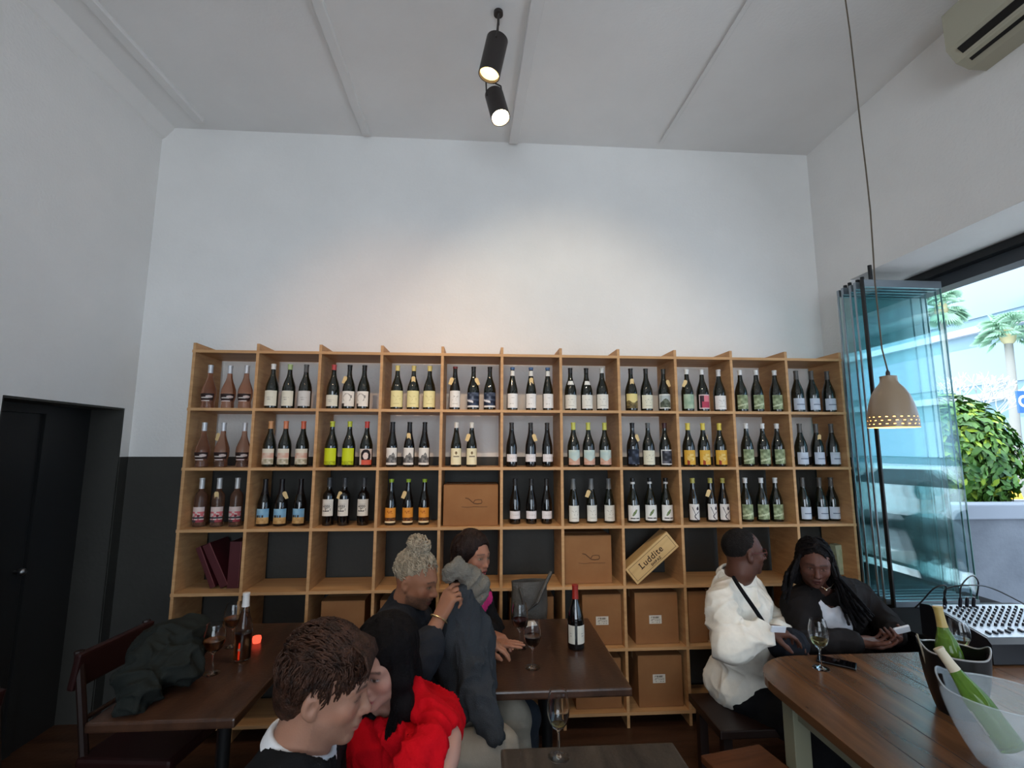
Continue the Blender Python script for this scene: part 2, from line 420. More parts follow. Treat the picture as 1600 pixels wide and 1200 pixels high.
def art_pinkred(u, v):
    if min(u, 1-u, v, 1-v) < 0.08: return (214, 190, 190)
    if v < 0.5 and 0.2 < u < 0.85: return (176, 60, 84)
    if u < 0.35: return (60, 40, 50)
    return (214, 120, 132)
def art_blueband(u, v):
    if 0.42 < v < 0.5 and 0.2 < u < 0.9: return (100, 112, 132)
    return (196, 204, 216)
def art_reddish(u, v):
    b = (222, 214, 196)
    if v < 0.35: return mix(b, (130, 120, 90), vn(u, v, 8, 3)*0.8)
    if 0.4 < v < 0.75: return mix(b, (196, 120, 100), vn(u, v, 6, 7)*0.6)
    return b
def art_lime(u, v):
    if v < 0.25: return mix((196, 206, 30), (120, 128, 20), vn(u, v*3, 12, 2)*0.7)
    return (202, 214, 36)
def art_face(u, v):
    d = math.hypot((u-0.55)*1.1, (v-0.55)*0.9)
    if v < 0.3 and u > 0.25: return (206, 90, 70)
    if d < 0.2: return (226, 206, 196)
    if d < 0.38: return (30, 22, 24)
    return (222, 206, 196)
def art_emblem(u, v):
    if math.hypot(u-0.5, (v-0.72)) < 0.09: return (110, 90, 60)
    if abs(v-0.5) < 0.03 and 0.3 < u < 0.75: return (130, 120, 100)
    return (226, 218, 184)
def art_coast(u, v):
    if v < 0.36+0.1*math.sin(u*8+1): return mix((196, 150, 130), (216, 180, 160), vn(u, v, 8, 4))
    return mix((176, 198, 196), (206, 216, 206), vn(u, v, 4, 6))
def art_photo(u, v): return mix((24, 30, 44), (110, 122, 146), max(0, vn(u, v, 5, 11)*1.5-0.6))
def art_photoframe(u, v):
    if min(u, 1-u, v, 1-v) < 0.07: return (214, 214, 214)
    return mix((36, 38, 46), (120, 120, 130), max(0, vn(u, v, 6, 12)*1.4-0.4))
def art_gold(u, v):
    d = math.hypot(u-0.5, v-0.5)
    if d < 0.27: return mix((236, 216, 150), (200, 150, 50), vn(u, v, 9, 3))
    if v < 0.3 and abs(u-0.3) < 0.1: return (150, 60, 30)
    return (216, 168, 66)
def art_rosepic(u, v):
    b = (214, 196, 190)
    if v < 0.15: return (150, 60, 70) if u > 0.5 else (70, 60, 64)
    if abs(v-0.28) < 0.05: return (60, 66, 72)
    if math.hypot(u-0.65, v-0.42) < 0.09: return (120, 30, 44)
    if v < 0.7 and vn(u, v, 6, 6) > 0.5: return (206, 110, 116)
    return b
def art_beach(u, v):
    if v < 0.42: return mix((204, 168, 110), (170, 130, 80), vn(u, v, 8, 2))
    if v < 0.56 and h2(int(u*20), 3) > 0.5: return (60, 60, 60)
    return mix((110, 160, 196), (150, 190, 210), vn(u, v, 4, 1))
GL = {'W': ["1...1", "1...1", "1.1.1", "11.11", "1...1"], 'O': ["111", "1.1", "1.1", "1.1", "111"], 'D': ["11.", "1.1", "1.1", "1.1", "11."], 'N': ["1..1", "11.1", "1.11", "1..1", "1..1"], 'E': ["111", "1..", "11.", "1..", "111"], 'L': ["1..", "1..", "1..", "1..", "111"], 'S': ["111", "1..", "111", "..1", "111"]}
def art_wood(u, v):
    b = (226, 220, 208); x = int(u*30); y = int((1-v)*34)
    if 5 <= x < 24 and 12 <= y < 17:
        row = " ".join(GL['W'][y-12:y-11]+GL['O'][y-12:y-11]+GL['O'][y-12:y-11]+GL['D'][y-12:y-11]).replace(' ', '.')
        if x-5 < len(row) and row[x-5] == '1': return (40, 38, 36)
    if 9 <= x < 19 and y in (18, 19, 20) and h2(x, y, 3) > 0.45: return (30, 28, 28)
    if 21 <= x < 24 and 18 <= y < 24: return (60, 58, 56) if x > 21 else b
    if 5 <= x < 20 and 22 <= y < 25 and h2(x, y, 5) > 0.35: return (50, 48, 46)
    if y == 9 and 6 < x < 24: return (190, 184, 174)
    return b
def art_orange(u, v):
    if v < 0.1: return (230, 210, 170)
    if v < 0.36: return mix((50, 34, 24), (150, 90, 40), vn(u, v, 9, 8))
    if 0.6 < v < 0.8 and 0.3 < u < 0.7 and h2(int(u*20), int(v*20)) > 0.4: return (170, 90, 20)
    return (220, 146, 56)
def art_feather(u, v):
    b = (228, 228, 224); a = (u-0.5)*math.cos(0.95)+(v-0.52)*math.sin(0.95); c = -(u-0.5)*math.sin(0.95)+(v-0.52)*math.cos(0.95)
    if (a/0.27)**2+(c/0.085)**2 < 1: return (60, 84, 50) if abs(c) > 0.03 else (130, 150, 96)
    if abs(v-0.15) < 0.045 and 0.15 < u < 0.85 and h2(int(u*24), 2) > 0.35: return (90, 90, 90)
    return b
def art_dancer(u, v):
    b = (224, 220, 216)
    if math.hypot(u-0.68, v-0.72) < 0.11: return (50, 46, 60)
    if abs(u-0.68+0.25*math.sin(v*7)) < 0.045 and v < 0.7: return (70, 66, 80)
    if abs((u-0.35)-(0.6-v)*0.5) < 0.03 and 0.3 < v < 0.8: return (110, 106, 110)
    return b
def art_darkband(u, v):
    if abs(v-0.45) < 0.08 and 0.25 < u < 0.72: return (206, 196, 190)
    if v < 0.12 and u < 0.8: return (226, 214, 206)
    if math.hypot((u-0.75)*0.9, v-0.6) < 0.17: return (206, 186, 180)
    if v > 0.15: return (46, 30, 28)
    return (110, 70, 56)

DK, BK = 'M_gdark', 'M_gblack'
# per cell: list of (px, kind, glass, capsule rgb, capsule z0, label (z0,z1), art, tag side, look words)
W3 = (222, 222, 220); CR_ = (226, 220, 200)
A_cream = art_plain((222, 218, 200)); A_white = art_script((226, 224, 220)); A_white2 = art_plain((228, 226, 224), lines=((0.7, 0.4, 0.6), (0.3, 0.2, 0.55)))
A_medal = art_script((226, 222, 212), seed=2); A_pyel = art_script((226, 216, 160), (150, 140, 90), seed=1); A_cr2 = art_script((222, 218, 196), seed=4)
A_short = art_plain((224, 220, 222), lines=((0.5, 0.3, 0.8),)); A_tall = art_script((222, 222, 214), seed=7)
CELLS = {}
def cell(r, c, xs, items): CELLS[(r, c)] = (xs, items)
def it(kind, glass, cap, cz, lz, art, words, tg=None, span=2.3, turn=0.0, extra=None): return dict(kind=kind, glass=glass, cap=cap, cz=cz, lz=lz, art=art, words=words, tg=tg, span=span, turn=turn, extra=extra)
LZ = (0.018, 0.118)
fl = lambda tg=None: it('flared', 'rose', (206, 208, 212), 0.232, (0.045, 0.095), art_darkband, 'flared rosé bottle with silver capsule', tg, 2.6)
cell(0, 0, (327.2, 358, 384.2), [fl(), fl(), fl()])
b3 = lambda cap, art, w, tg=None, cz=0.262, lz=LZ, g=DK, **k: it('burgundy', g, cap, cz, lz, art, w, tg, **k)
cell(0, 1, (425.7, 451.9, 477.4), [b3((226, 226, 222), A_cream, 'white capped bottle with cream label'), b3((170, 190, 130), A_cream, 'green capped bottle with cream label'), b3((84, 84, 84), art_plain((206, 204, 200)), 'grey capped bottle with greyish label', cz=0.245)])
cell(0, 2, (521, 545.6, 568.7), [b3((186, 70, 70), A_cream, 'red capped bottle with short cream label', lz=(0.018, 0.092)), b3((24, 22, 22), art_portrait_lines, 'black capped bottle with line drawing label', 'L'), b3((24, 22, 22), art_portrait_lines, 'black capped bottle with line drawing label')])
yl = lambda tg=None: b3((216, 196, 120), A_pyel, 'yellow capped bottle with pale yellow label', tg, cz=0.262, lz=(0.015, 0.125))
cell(0, 3, (620.7, 646.1, 671.1), [yl(), yl('F'), yl()])
cell(0, 4, (711, 739.8, 765.3), [it('slim', BK, (110, 40, 40), 0.28, (0.016, 0.128), art_script((224, 222, 218), seed=5), 'dark bottle with white script label', 'L'), b3((24, 22, 22), art_blueabs, 'dark bottle with abstract navy label', 'R'), b3((24, 22, 22), art_blueabs, 'dark bottle with abstract navy label')])
wb = lambda tg=None: it('slim', DK, (70, 100, 140), 0.278, (0.015, 0.112), A_white2, 'blue topped bottle with white label', tg, extra='neckband')
cell(0, 5, (800.7, 829.6, 855.9), [wb(), wb('F'), wb()])
md = lambda cap=(30, 28, 28): b3(cap, A_medal, 'bottle with white label and neck medal', lz=(0.014, 0.108), extra='medal')
cell(0, 6, (891.3, 916.2, 940.6), [md(), md(), b3((200, 200, 196), A_medal, 'white capped bottle with white label', lz=(0.014, 0.112))])
cell(0, 7, (985.8, 1009.4, 1037), [b3((40, 36, 34), art_yland, 'bottle with yellow landscape label', 'F'), b3((40, 40, 36), A_cr2, 'bottle with cream label', lz=(0.016, 0.11)), b3((50, 50, 46), art_gmount, 'bottle with grey mountain label', 'R')])
cell(0, 8, (1073.4, 1097, 1123.3), [b3((222, 222, 220), art_green, 'white capped bottle with sage label', 'L'), b3((216, 216, 216), art_pinkred, 'white capped bottle with pink and red label'), b3((206, 204, 204), A_white, 'bottle with white script label', lz=(0.014, 0.11), cz=0.25)])
sg = lambda tg=None: b3((222, 222, 220), art_sage, 'white capped bottle with sage leafy label', tg)
cell(0, 9, (1156.9, 1181.8, 1211.4), [sg(), sg(), sg()])
bl = lambda tg=None: b3((84, 80, 76), art_blueband, 'grey capped bottle with bluish white label', tg, cz=0.235, lz=(0.016, 0.098))
cell(0, 10, (1244.8, 1268.4, 1294.6), [bl(), bl(), bl()])
cell(1, 0, (317.5, 347.7, 381), [fl(), fl('L'), fl()])
og = lambda cap: b3(cap, art_reddish, 'orange capped bottle with cream and red label', cz=0.248)
cell(1, 1, (421.7, 445.4, 472.9), [og((206, 150, 100)), og((214, 130, 90)), og((206, 100, 70))])
lm = lambda: b3((190, 200, 60), art_lime, 'lime capped bottle with lime green label', lz=(0.015, 0.122), cz=0.262)
cell(1, 2, (518.3, 545.6, 572.7), [lm(), lm(), b3((190, 66, 60), art_face, 'red capped bottle with portrait label', lz=(0.015, 0.118), cz=0.255)])
mt = lambda tg=None: it('slim', BK, (22, 22, 24), 0.23, (0.015, 0.125), art_mountain, 'black capped bottle with grey mountain label', tg)
cell(1, 3, (612.8, 639.6, 663.2), [mt(), mt('F'), mt()])
em = lambda tg=None: it('slim', DK, (222, 218, 210), 0.258, (0.015, 0.122), art_emblem, 'white capped bottle with cream emblem label', tg)
cell(1, 4, (712.8, 737), [em(), em('L')])
sh = lambda tg=None: it('slim', BK, (44, 40, 38), 0.25, (0.034, 0.084), A_short, 'dark bottle with short white label', tg)
cell(1, 5, (799.4, 829.1, 855), [sh(), sh('R'), sh()])
cs = lambda: b3((196, 196, 90), art_coast, 'yellow capped bottle with pastel label', cz=0.248, lz=(0.014, 0.112))
cell(1, 6, (896, 919.4, 945), [cs(), cs(), cs()])
cell(1, 7, (988.4, 1012.8, 1039), [b3((26, 26, 30), art_photo, 'bottle with dark blue photo label', 'R', g=BK), b3((90, 92, 92), A_cr2, 'grey capped bottle with cream label', lz=(0.014, 0.11)), b3((60, 26, 30), art_photoframe, 'bottle with framed dark photo label', lz=(0.014, 0.115))])
gd = lambda tg=None: b3((216, 196, 80), art_gold, 'yellow capped bottle with gold label', tg, cz=0.25, lz=(0.014, 0.112))
cell(1, 8, (1075.5, 1099, 1124.8), [gd(), gd('R'), gd()])
cell(1, 9, (1166.8, 1192.3, 1215), [sg(), sg(), sg()])
cell(1, 10, (1250.8, 1276.3, 1300.7), [bl(), bl('F'), bl()])
rp = lambda tg=None: it('bordeaux', 'rose', (206, 206, 206), 0.238, (0.03, 0.125), art_rosepic, 'rosé bottle with pink picture label', tg, 2.5)
cell(2, 0, (313.3, 340.9, 369.2), [rp(), rp('F'), rp()])
bc = lambda tg=None: it('burgundy', BK, (24, 18, 20), 0.2, (0.016, 0.11), art_beach, 'black bottle with blue beach label', tg)
cell(2, 1, (409.6, 439.3, 469), [bc(), bc('R'), bc()])
wd = lambda tg=None, turn=0.0: it('bordeaux', BK, (66, 66, 68), 0.245, (0.062, 0.168), art_wood, 'black bottle with tall lettered white label', tg, 2.3, turn)
cell(2, 2, (513.6, 537.7, 567.9), [wd(), wd('L', -0.25), wd()])
orr = lambda tg=None: it('slim', BK, (166, 196, 50), 0.275, (0.016, 0.112), art_orange, 'lime capped bottle with orange label', tg)
cell(2, 3, (610.7, 637.5, 662.9), [orr(), orr('L'), orr()])
cell(2, 5, (804.7, 830.1, 854), [sh(), sh(), sh()])
tl = lambda tg=None: it('slim', DK, (110, 112, 112), 0.225, (0.014, 0.118), A_tall, 'grey capsuled bottle with tall white label', tg)
cell(2, 6, (896, 924, 951.6), [tl(), tl('L'), tl()])
ft = lambda: it('burgundy', DK, (26, 26, 26), 0.265, (0.016, 0.118), art_feather, 'bottle with white band and green feather label', None, extra='band')
cell(2, 7, (989.2, 1016, 1041), [ft(), ft(), ft()])
dn = lambda tg=None: it('slim', BK, (190, 180, 90), 0.262, (0.016, 0.122), art_dancer, 'yellow capped bottle with black figure label', tg)
cell(2, 8, (1083.4, 1111, 1137), [dn(), dn('L'), dn()])
cell(2, 9, (1166, 1191, 1213), [sg(), sg(), sg()])
cell(2, 10, (1256, 1282.3, 1307), [bl(), bl(), bl()])

GM = {DK: M_gdark, BK: M_gblack, 'rose': M_rose}
M_bandw = mat('white_neck_paper', srgb(222, 220, 216), 0.5)
def tag_mesh(m):
    k = ('tag', m.name)
    if k not in _cache:
        o = MB().prism([(-0.013, -0.05), (0.013, -0.05), (0.013, -0.008), (0.007, 0.0), (-0.007, 0.0), (-0.013, -0.008)], -0.0006, 0.0006, FRONT).build('price_tag', m)
        _cache[k] = o.data; bpy.data.objects.remove(o)
    return _cache[k]
def add_part(name, me, parent):
    o = bpy.data.objects.new(name, me); COL.objects.link(o); o.parent = parent; return o
def make_bottle(d, loc, rz=0.0):
    o = bpy.data.objects.new('wine_bottle', body_mesh(d['kind'], GM[d['glass']])); COL.objects.link(o)
    add_part('capsule', capsule_mesh(d['kind'], d['cz'], capmat(d['cap'], 0.3 if d['glass'] == 'rose' else 0.0)), o)
    add_part('label', label_mesh(d['kind'], d['lz'][0], d['lz'][1], d['art'], d['span'], d['turn']), o)
    if d['extra'] == 'neckband': add_part('neck_label', label_mesh(d['kind'], 0.236, 0.272, A_white2.__class__ and art_nb, 2.2), o)
    if d['extra'] == 'band': add_part('neck_band', capsule_band(d['kind'], 0.258, 0.272), o)
    if d['extra'] == 'medal': add_part('neck_label', label_mesh(d['kind'], 0.178, 0.205, art_nb, 1.5), o)
    if d['tg']:
        t = add_part('price_tag', tag_mesh(M_tag2 if d['tg'] == 'O' else M_tag), o)
        s = {'F': 0.0, 'L': -1, 'R': 1}[d['tg']]
        rr = rad_at(PROF[d['kind']], 0.19)
        t.location = (s*(0.019), -rr-0.0015 if s == 0 else -rr*0.82, 0.222-0.004*abs(s))
        t.rotation_euler = (0.12 if s == 0 else 0.05, -s*0.34, s*0.9 if h2(loc[0]*9, loc[2]) > 0.75 else s*0.25)
        if s == 0: t.location.y = -rr-0.0035; t.rotation_euler = (0.13, random.uniform(-0.08, 0.08), 0)
    o.location = loc; o.rotation_euler = (0, 0, rz)
    return o
def art_nb(u, v): return (222, 220, 214)
def capsule_band(kind, z0, z1):
    k = ('band', kind)
    if k not in _cache:
        p = PROF[kind]; o = MB().lathe([(rad_at(p, z0)+0.001, z0), (rad_at(p, z0)+0.0016, z0+0.001), (rad_at(p, z1)+0.0016, z1), (rad_at(p, z1)+0.0005, z1+0.001)], n=20, cap=False).build('neck_band', M_bandw)
        _cache[k] = o.data; bpy.data.objects.remove(o)
    return _cache[k]
ORD = ['first', 'second', 'third', 'fourth', 'fifth', 'sixth', 'seventh', 'eighth', 'ninth', 'tenth', 'eleventh']
ROWN = ['top', 'second', 'third']
for (r, c), (xs, items) in CELLS.items():
    n = len(items)
    for i, (x, d) in enumerate(zip(xs, items)):
        yb = (0.058, 0.065, 0.115)[r]+0.014*h2(i, c, r)
        X = on(x, (603, 693, 787)[r], 1, yb)[0]; rr_ = max(q[0] for q in PROF[d['kind']])+0.0105
        X = min(max(X, COLX[c]+rr_), COLX[c+1]-rr_)
        o = make_bottle(d, (X, yb, ROWZ[r+1]+TH/2+0.0008), (h2(i, c, r+5)-0.5)*0.25)
        pos = (('left', 'middle', 'right') if n == 3 else ('left', 'right'))[i]
        tg = 'tagged ' if d['tg'] else ''
        w = d['words']
        lab = '%s, %s in %s bay, %s row' % (tg+w, pos, ORD[c], ROWN[r])
        assert len(lab.replace(',', '').split()) <= 16, lab
        tag(o, lab, 'bottle', 'wine bottles on the shelf unit')
# ------------------------------------------------------------------ cartons and boxes on the lower shelves
M_card = add_noise_color(mat('cardboard', srgb(146, 102, 66), 0.85, spec=0.15), srgb(138, 94, 60), srgb(156, 112, 74), scale=(3, 3, 3), detail=6, bump=0.06)
M_card2 = mat('cardboard_edge', srgb(140, 100, 68), 0.9, spec=0.1)
M_ink = mat('brown_ink', srgb(92, 60, 38), 0.8)
M_paper = attr_mat('sticker_paper', rough=0.6, spec=0.2)
M_tape = mat('packing_tape', srgb(176, 134, 92), 0.35, spec=0.5)
def flat_label(name, w, h, art, loc, parent, n=30, m=14, rot=None):
    """printed paper facing -y"""
    me = bpy.data.meshes.new(name); vs = []; fs = []; cols = []
    for j in range(m+1):
        for i in range(n+1): vs.append((w*(i/n-0.5), 0, h*(j/m-0.5)))
    for j in range(m):
        for i in range(n):
            q = j*(n+1)+i; fs.append((q, q+1, q+n+2, q+n+1)); c = (*srgb(*art((i+.5)/n, (j+.5)/m)), 1); cols += [c]*4
    me.from_pydata(vs, [], fs); a = me.color_attributes.new('Col', 'FLOAT_COLOR', 'CORNER')
    a.data.foreach_set('color', np.array(cols, dtype=np.float32).ravel()); me.materials.append(M_paper)
    o = bpy.data.objects.new(name, me); COL.objects.link(o); o.parent = parent; o.location = loc
    if rot: o.rotation_euler = rot
    return o
def art_sticker(u, v):
    b = (214, 206, 192); r = int(v*12)
    if r in (2, 4, 6, 8, 9) and 0.12 < u < 0.9 and h2(int(u*26), r, 4) > 0.3: return (130, 122, 112)
    return b
def carton(x0, x1, yf, dep, z0, h, label, sticker=None, logo=None, flap=True):
    o = MB().bx(-(x1-x0)/2, (x1-x0)/2, 0, dep, 0, h, bev=0.004).build('carton', M_card)
    o.location = ((x0+x1)/2, yf, z0+0.001)
    w = x1-x0
    MB().bx(-w/2+0.004, w/2-0.004, dep/2-0.02, dep/2+0.02, h-0.0005, h+0.0004).bx(-0.022 if False else -w/2-0.0005, -w/2+0.0005, dep/2-0.02, dep/2+0.02, h-0.06, h-0.004).build('tape', M_tape, o)
    if sticker: flat_label('sticker', 0.082, 0.052, art_sticker, (sticker[0], -0.0012, sticker[1]), o)
    if logo:
        s, lx, lz = logo
        # scribbled two-stroke drawing with a long line under it
        a = [(-0.07, 0.035), (-0.045, 0.03), (-0.02, 0.008), (0.0, -0.008), (0.03, -0.012), (0.062, -0.008)]
        b = [(-0.005, -0.004), (0.01, 0.018), (0.035, 0.022), (0.062, 0.02), (0.066, 0.0), (0.06, -0.008)]
        c = [(-0.10, -0.035), (-0.05, -0.04), (0.0, -0.034), (0.06, -0.037), (0.11, -0.036)]
        m = MB()
        for st, r in ((a, 0.0032), (b, 0.0026), (c, 0.0012)):
            m.tube([(x*s+lx, -0.0006, z*s+lz) for x, z in st], r*s if r > 0.002 else r, 6)
        m.build('printed_logo', M_ink, o)
    tag(o, label, 'carton', 'cardboard cartons on the shelf unit')
    return o
bz = lambda r: ROWZ[r]+TH/2
carton(1.622, 1.980, 0.035, 0.26, bz(3), 0.262, 'wide kraft carton with sketched logo filling fifth bay below the bottles', logo=(0.8, 0.02, 0.15))
carton(2.420, 2.735, 0.060, 0.25, bz(4), 0.306, 'square kraft carton with sketched logo beside the slanted wooden crate', logo=(0.85, 0.02, 0.16))
carton(0.870, 1.140, 0.060, 0.25, bz(5), 0.300, 'carton in third bay of fifth row above the dark haired man')
carton(1.235, 1.520, 0.060, 0.25, bz(5), 0.300, 'carton in fourth bay of fifth row behind the grey haired man')
carton(2.060, 2.345, 0.060, 0.25, bz(5), 0.300, 'carton in sixth bay behind the handbag and wine table', sticker=(0.0, 0.15))
carton(2.530, 2.788, 0.050, 0.25, bz(5), 0.312, 'stickered carton in seventh bay directly behind the red wine bottle', sticker=(0.0, 0.15))
carton(2.878, 3.165, 0.050, 0.25, bz(5), 0.318, 'stickered carton in eighth bay under the slanted wooden crate', sticker=(-0.01, 0.15))
carton(3.235, 3.36, 0.050, 0.25, bz(5), 0.320, 'narrow carton in fifth row just left of white shirted man')
carton(3.375, 3.56, 0.090, 0.22, bz(5), 0.325, 'second carton in ninth bay half hidden by white shirted man')
carton(2.480, 2.775, 0.050, 0.25, bz(6), 0.300, 'lowest carton seen under right edge of the wine table')
carton(2.885, 3.175, 0.045, 0.25, bz(6), 0.310, 'stickered carton in the bottom row near the floor', sticker=(-0.01, 0.17))
M_redbox = mat('oxblood_box', srgb(74, 22, 28), 0.5)
M_redline = mat('oxblood_edge', srgb(120, 64, 64), 0.5)
def redbox(px, lean, w, h, label, d=0.22):
    x = on(px, 916, 1, 0.1)[0]
    o = MB().bx(0, w, 0, d, 0, h, bev=0.002).build('wine_gift_box', M_redbox)
    MB().bx(w-0.004, w-0.001, -0.0008, 0.001, 0.004, h-0.004).build('edge_strip', M_redline, o)
    o.location = (x, 0.09, bz(4)+0.0015+max(0, math.sin(-lean)*0)); o.rotation_euler = (0, lean, 0)
    if lean < 0: o.location.z += 0.0
    tag(o, label, 'box', 'dark red boxes in the first bay'); return o
redbox(330, math.radians(-24), 0.032, 0.27, 'dark red box leaning left, outermost of the leaning pair')
redbox(346, math.radians(-27), 0.050, 0.29, 'thicker dark red box leaning left against its thinner neighbour')
redbox(355.5, 0.0, 0.072, 0.285, 'upright dark red box at right side of first bay')
# slanted wooden crate
M_crate = wood('pine_crate', srgb(196, 158, 104), srgb(220, 184, 128), scale=(2, 20, 20))
M_burn = mat('branded_ink', srgb(52, 28, 16), 0.8)
cr = empty('wine_crate', (0, 0, 0)); tag(cr, 'pine wine crate propped on its corner with dark branded lettering', 'crate')
Lc, Hc, Dc = 0.372, 0.124, 0.115; th = math.radians(39.5)
p0 = on(996, 909, 1, 0.012); cr.location = (p0[0], 0.012, bz(4)+0.002); cr.rotation_euler = (0, -th, 0)
MB().bx(0, Lc, 0.0, 0.008, 0, Hc, bev=0.0015).build('front_panel', M_crate, cr)
MB().bx(0, Lc, Dc-0.008, Dc, 0, Hc).build('back_panel', M_crate, cr)
MB().bx(0, Lc, 0.0085, Dc-0.0085, 0, 0.008).build('side_panel', M_crate, cr)
MB().bx(0, Lc, 0.0085, Dc-0.0085, Hc-0.008, Hc).build('side_panel', M_crate, cr)
for x in (0.0, Lc-0.01): MB().bx(x, x+0.01, 0.0085, Dc-0.0085, 0.0085, Hc-0.0085).build('end_panel', M_crate, cr)
m = MB(); e = 0.014; t_ = 0.0022
for a in ((e, Lc-e, e, e+t_), (e, Lc-e, Hc-e-t_, Hc-e), (e, e+t_, e, Hc-e), (Lc-e-t_, Lc-e, e, Hc-e)): m.bx(a[0], a[1], -0.0006, 0.0004, a[2], a[3])
m.build('printed_border', M_burn, cr)
text('lettering', 'Luddite', 0.057, M_burn, Matrix.Translation((Lc*0.49, -0.0004, Hc*0.56))@FRONT, cr, bold=0.0007, spacing=1.12)
text('lettering', 'SHIRAZ', 0.022, M_burn, Matrix.Translation((Lc*0.52, -0.0004, Hc*0.24))@FRONT, cr, bold=0.0008, spacing=1.15)
m = MB()   # slab serifs of the lettering
lt_ = [o_ for o_ in cr.children if o_.name.startswith('lettering')][0]; xs_ = [v.co.x for v in lt_.data.vertices]; ys_ = [v.co.y for v in lt_.data.vertices]
for zz_ in (min(ys_), max(ys_)-0.0045): m.bx(Lc*0.49+min(xs_)-0.005, Lc*0.49+min(xs_)+(0.011 if zz_ > 0 else 0.008), -0.0007, 0.0003, Hc*0.56+zz_, Hc*0.56+zz_+0.004)
m.build('lettering_serif', M_burn, cr)
# pale box in the last bay
x = on(1312, 905, 1, 0.14)[0]
o = MB().bx(0, 0.075, 0, 0.06, 0, 0.20, bev=0.003).build('gift_box', mat('pale_green_card', srgb(168, 178, 150), 0.6)); o.location = (x-0.002, 0.13, bz(4)+0.009); o.rotation_euler = (0, math.radians(-5), 0)
flat_label('printed_front', 0.05, 0.14, lambda u, v: mix((150, 164, 130), (196, 200, 170), vn(u, v, 5, 2)), (0.0375, -0.001, 0.10), o, 10, 20)
tag(o, 'pale green card box leaning in the last bay behind the braided woman', 'box')
# ------------------------------------------------------------------ tables and glassware
M_dtop = add_noise_color(mat('dark_table_wood', srgb(62, 40, 30), 0.28, spec=0.5), srgb(40, 26, 20), srgb(78, 52, 38), scale=(14, 1.6, 8), detail=7, dist=0.4, bump=0.08, bscale=60)
M_dtop2 = add_noise_color(mat('worn_table_wood', srgb(52, 44, 38), 0.4, spec=0.4), srgb(36, 30, 26), srgb(82, 72, 62), scale=(12, 1.6, 8), detail=8, dist=0.6, bump=0.15, bscale=50)
M_iron = mat('black_cast_iron', srgb(20, 20, 21), 0.5, spec=0.4)
def cafe_table(cx, cy, w, d, zt, label, top, base_rot=0.0):
    t = empty('cafe_table', (cx, cy, 0)); tag(t, label, 'table')
    MB().bx(-w/2, w/2, -d/2, d/2, zt-0.035, zt, bev=0.008).build('tabletop', top, t)
    MB().bx(-w*0.3, w*0.3, -0.03, 0.03, zt-0.055, zt-0.0355).bx(-0.03, 0.03, -d*0.3, d*0.3, zt-0.0555, zt-0.0357).build('top_bracket', M_iron, t)
    MB().lathe([(0.035, 0.05), (0.03, 0.09), (0.026, 0.2), (0.026, zt-0.12), (0.045, zt-0.056)], n=20).build('column', M_iron, t)
    for k in range(4):
        a = k*PI/2+PI/4+base_rot
        pts = [(math.cos(a)*r, math.sin(a)*r, z) for r, z in ((0.02, 0.12), (0.10, 0.105), (0.2, 0.07), (0.29, 0.022), (0.32, 0.013))]
        MB().tube(pts, [0.022, 0.02, 0.017, 0.014, 0.012], 8).build('foot', M_iron, t)
    return t
TC = cafe_table(2.195, -0.685, 0.60, 0.82, 0.75, 'dark wooden table holding the open red wine bottle in the middle', M_dtop)
TL = cafe_table(0.715, -0.735, 0.52, 0.98, 0.75, 'dark wooden table at left holding a rosé bottle and two glasses', M_dtop)
TN = cafe_table(2.225, -1.86, 0.58, 0.80, 0.75, 'worn dark table at bottom of picture with one white wine glass', M_dtop2)
# big table at right
M_rtop = add_noise_color(mat('varnished_planks', srgb(120, 74, 44), 0.26, spec=0.5), srgb(70, 48, 34), srgb(118, 82, 54), scale=(9, 0.9, 6), detail=7, dist=0.5, bump=0)
n_, l_, b_ = nodes(M_rtop)
def rrect(x0, x1, y0, y1, r, n=10):
    pts = []
    for cx, cy, a0 in ((x1-r, y1-r, 0), (x0+r, y1-r, PI/2), (x0+r, y0+r, PI), (x1-r, y0+r, 3*PI/2)):
        for i in range(n+1): a = a0+PI/2*i/n; pts.append((cx+r*math.cos(a), cy+r*math.sin(a)))
    return pts
rt = empty('plank_table', (0, 0, 0)); tag(rt, 'large round-cornered plank table at right holding ice buckets', 'table')
RX0, RX1, RY0, RY1, RZ = 3.075, 4.42, -2.45, -0.865, 0.76
tp = MB().prism(rrect(RX0, RX1, RY0, RY1, 0.27), RZ-0.034, RZ)
edges = [e for e in tp.bm.edges if abs(e.verts[0].co.z-e.verts[1].co.z) < 1e-5]
bmesh.ops.bevel(tp.bm, geom=edges, offset=0.009, segments=2, affect='EDGES')
top = tp.build('tabletop', M_rtop, rt)
M_seam = mat('plank_seam', srgb(40, 26, 18), 0.7)
m = MB()
for x in np.arange(RX0+0.155, RX1-0.05, 0.155):
    ins = 0.27-math.sqrt(max(0, 0.27**2-max(0, RX0+0.27-x, x-RX1+0.27)**2))+0.004
    m.bx(x-0.0013, x+0.0013, RY0+ins, RY1-ins, RZ-0.002, RZ+0.0006)
m.build('plank_seam', M_seam, rt)
M_tleg = mat('sage_painted_leg', srgb(128, 128, 108), 0.5)
for lx, ly in ((3.165, -1.13), (4.22, -1.13), (3.165, -2.2), (4.22, -2.2)):
    MB().bx(lx-0.035, lx+0.035, ly-0.035, ly+0.035, 0.001, RZ-0.0345, bev=0.004).build('leg', M_tleg, rt)
MB().bx(3.20, 4.185, -1.145, -1.115, RZ-0.12, RZ-0.035).bx(3.15, 3.18, -2.165, -1.165, RZ-0.12, RZ-0.035).build('apron', M_tleg, rt)

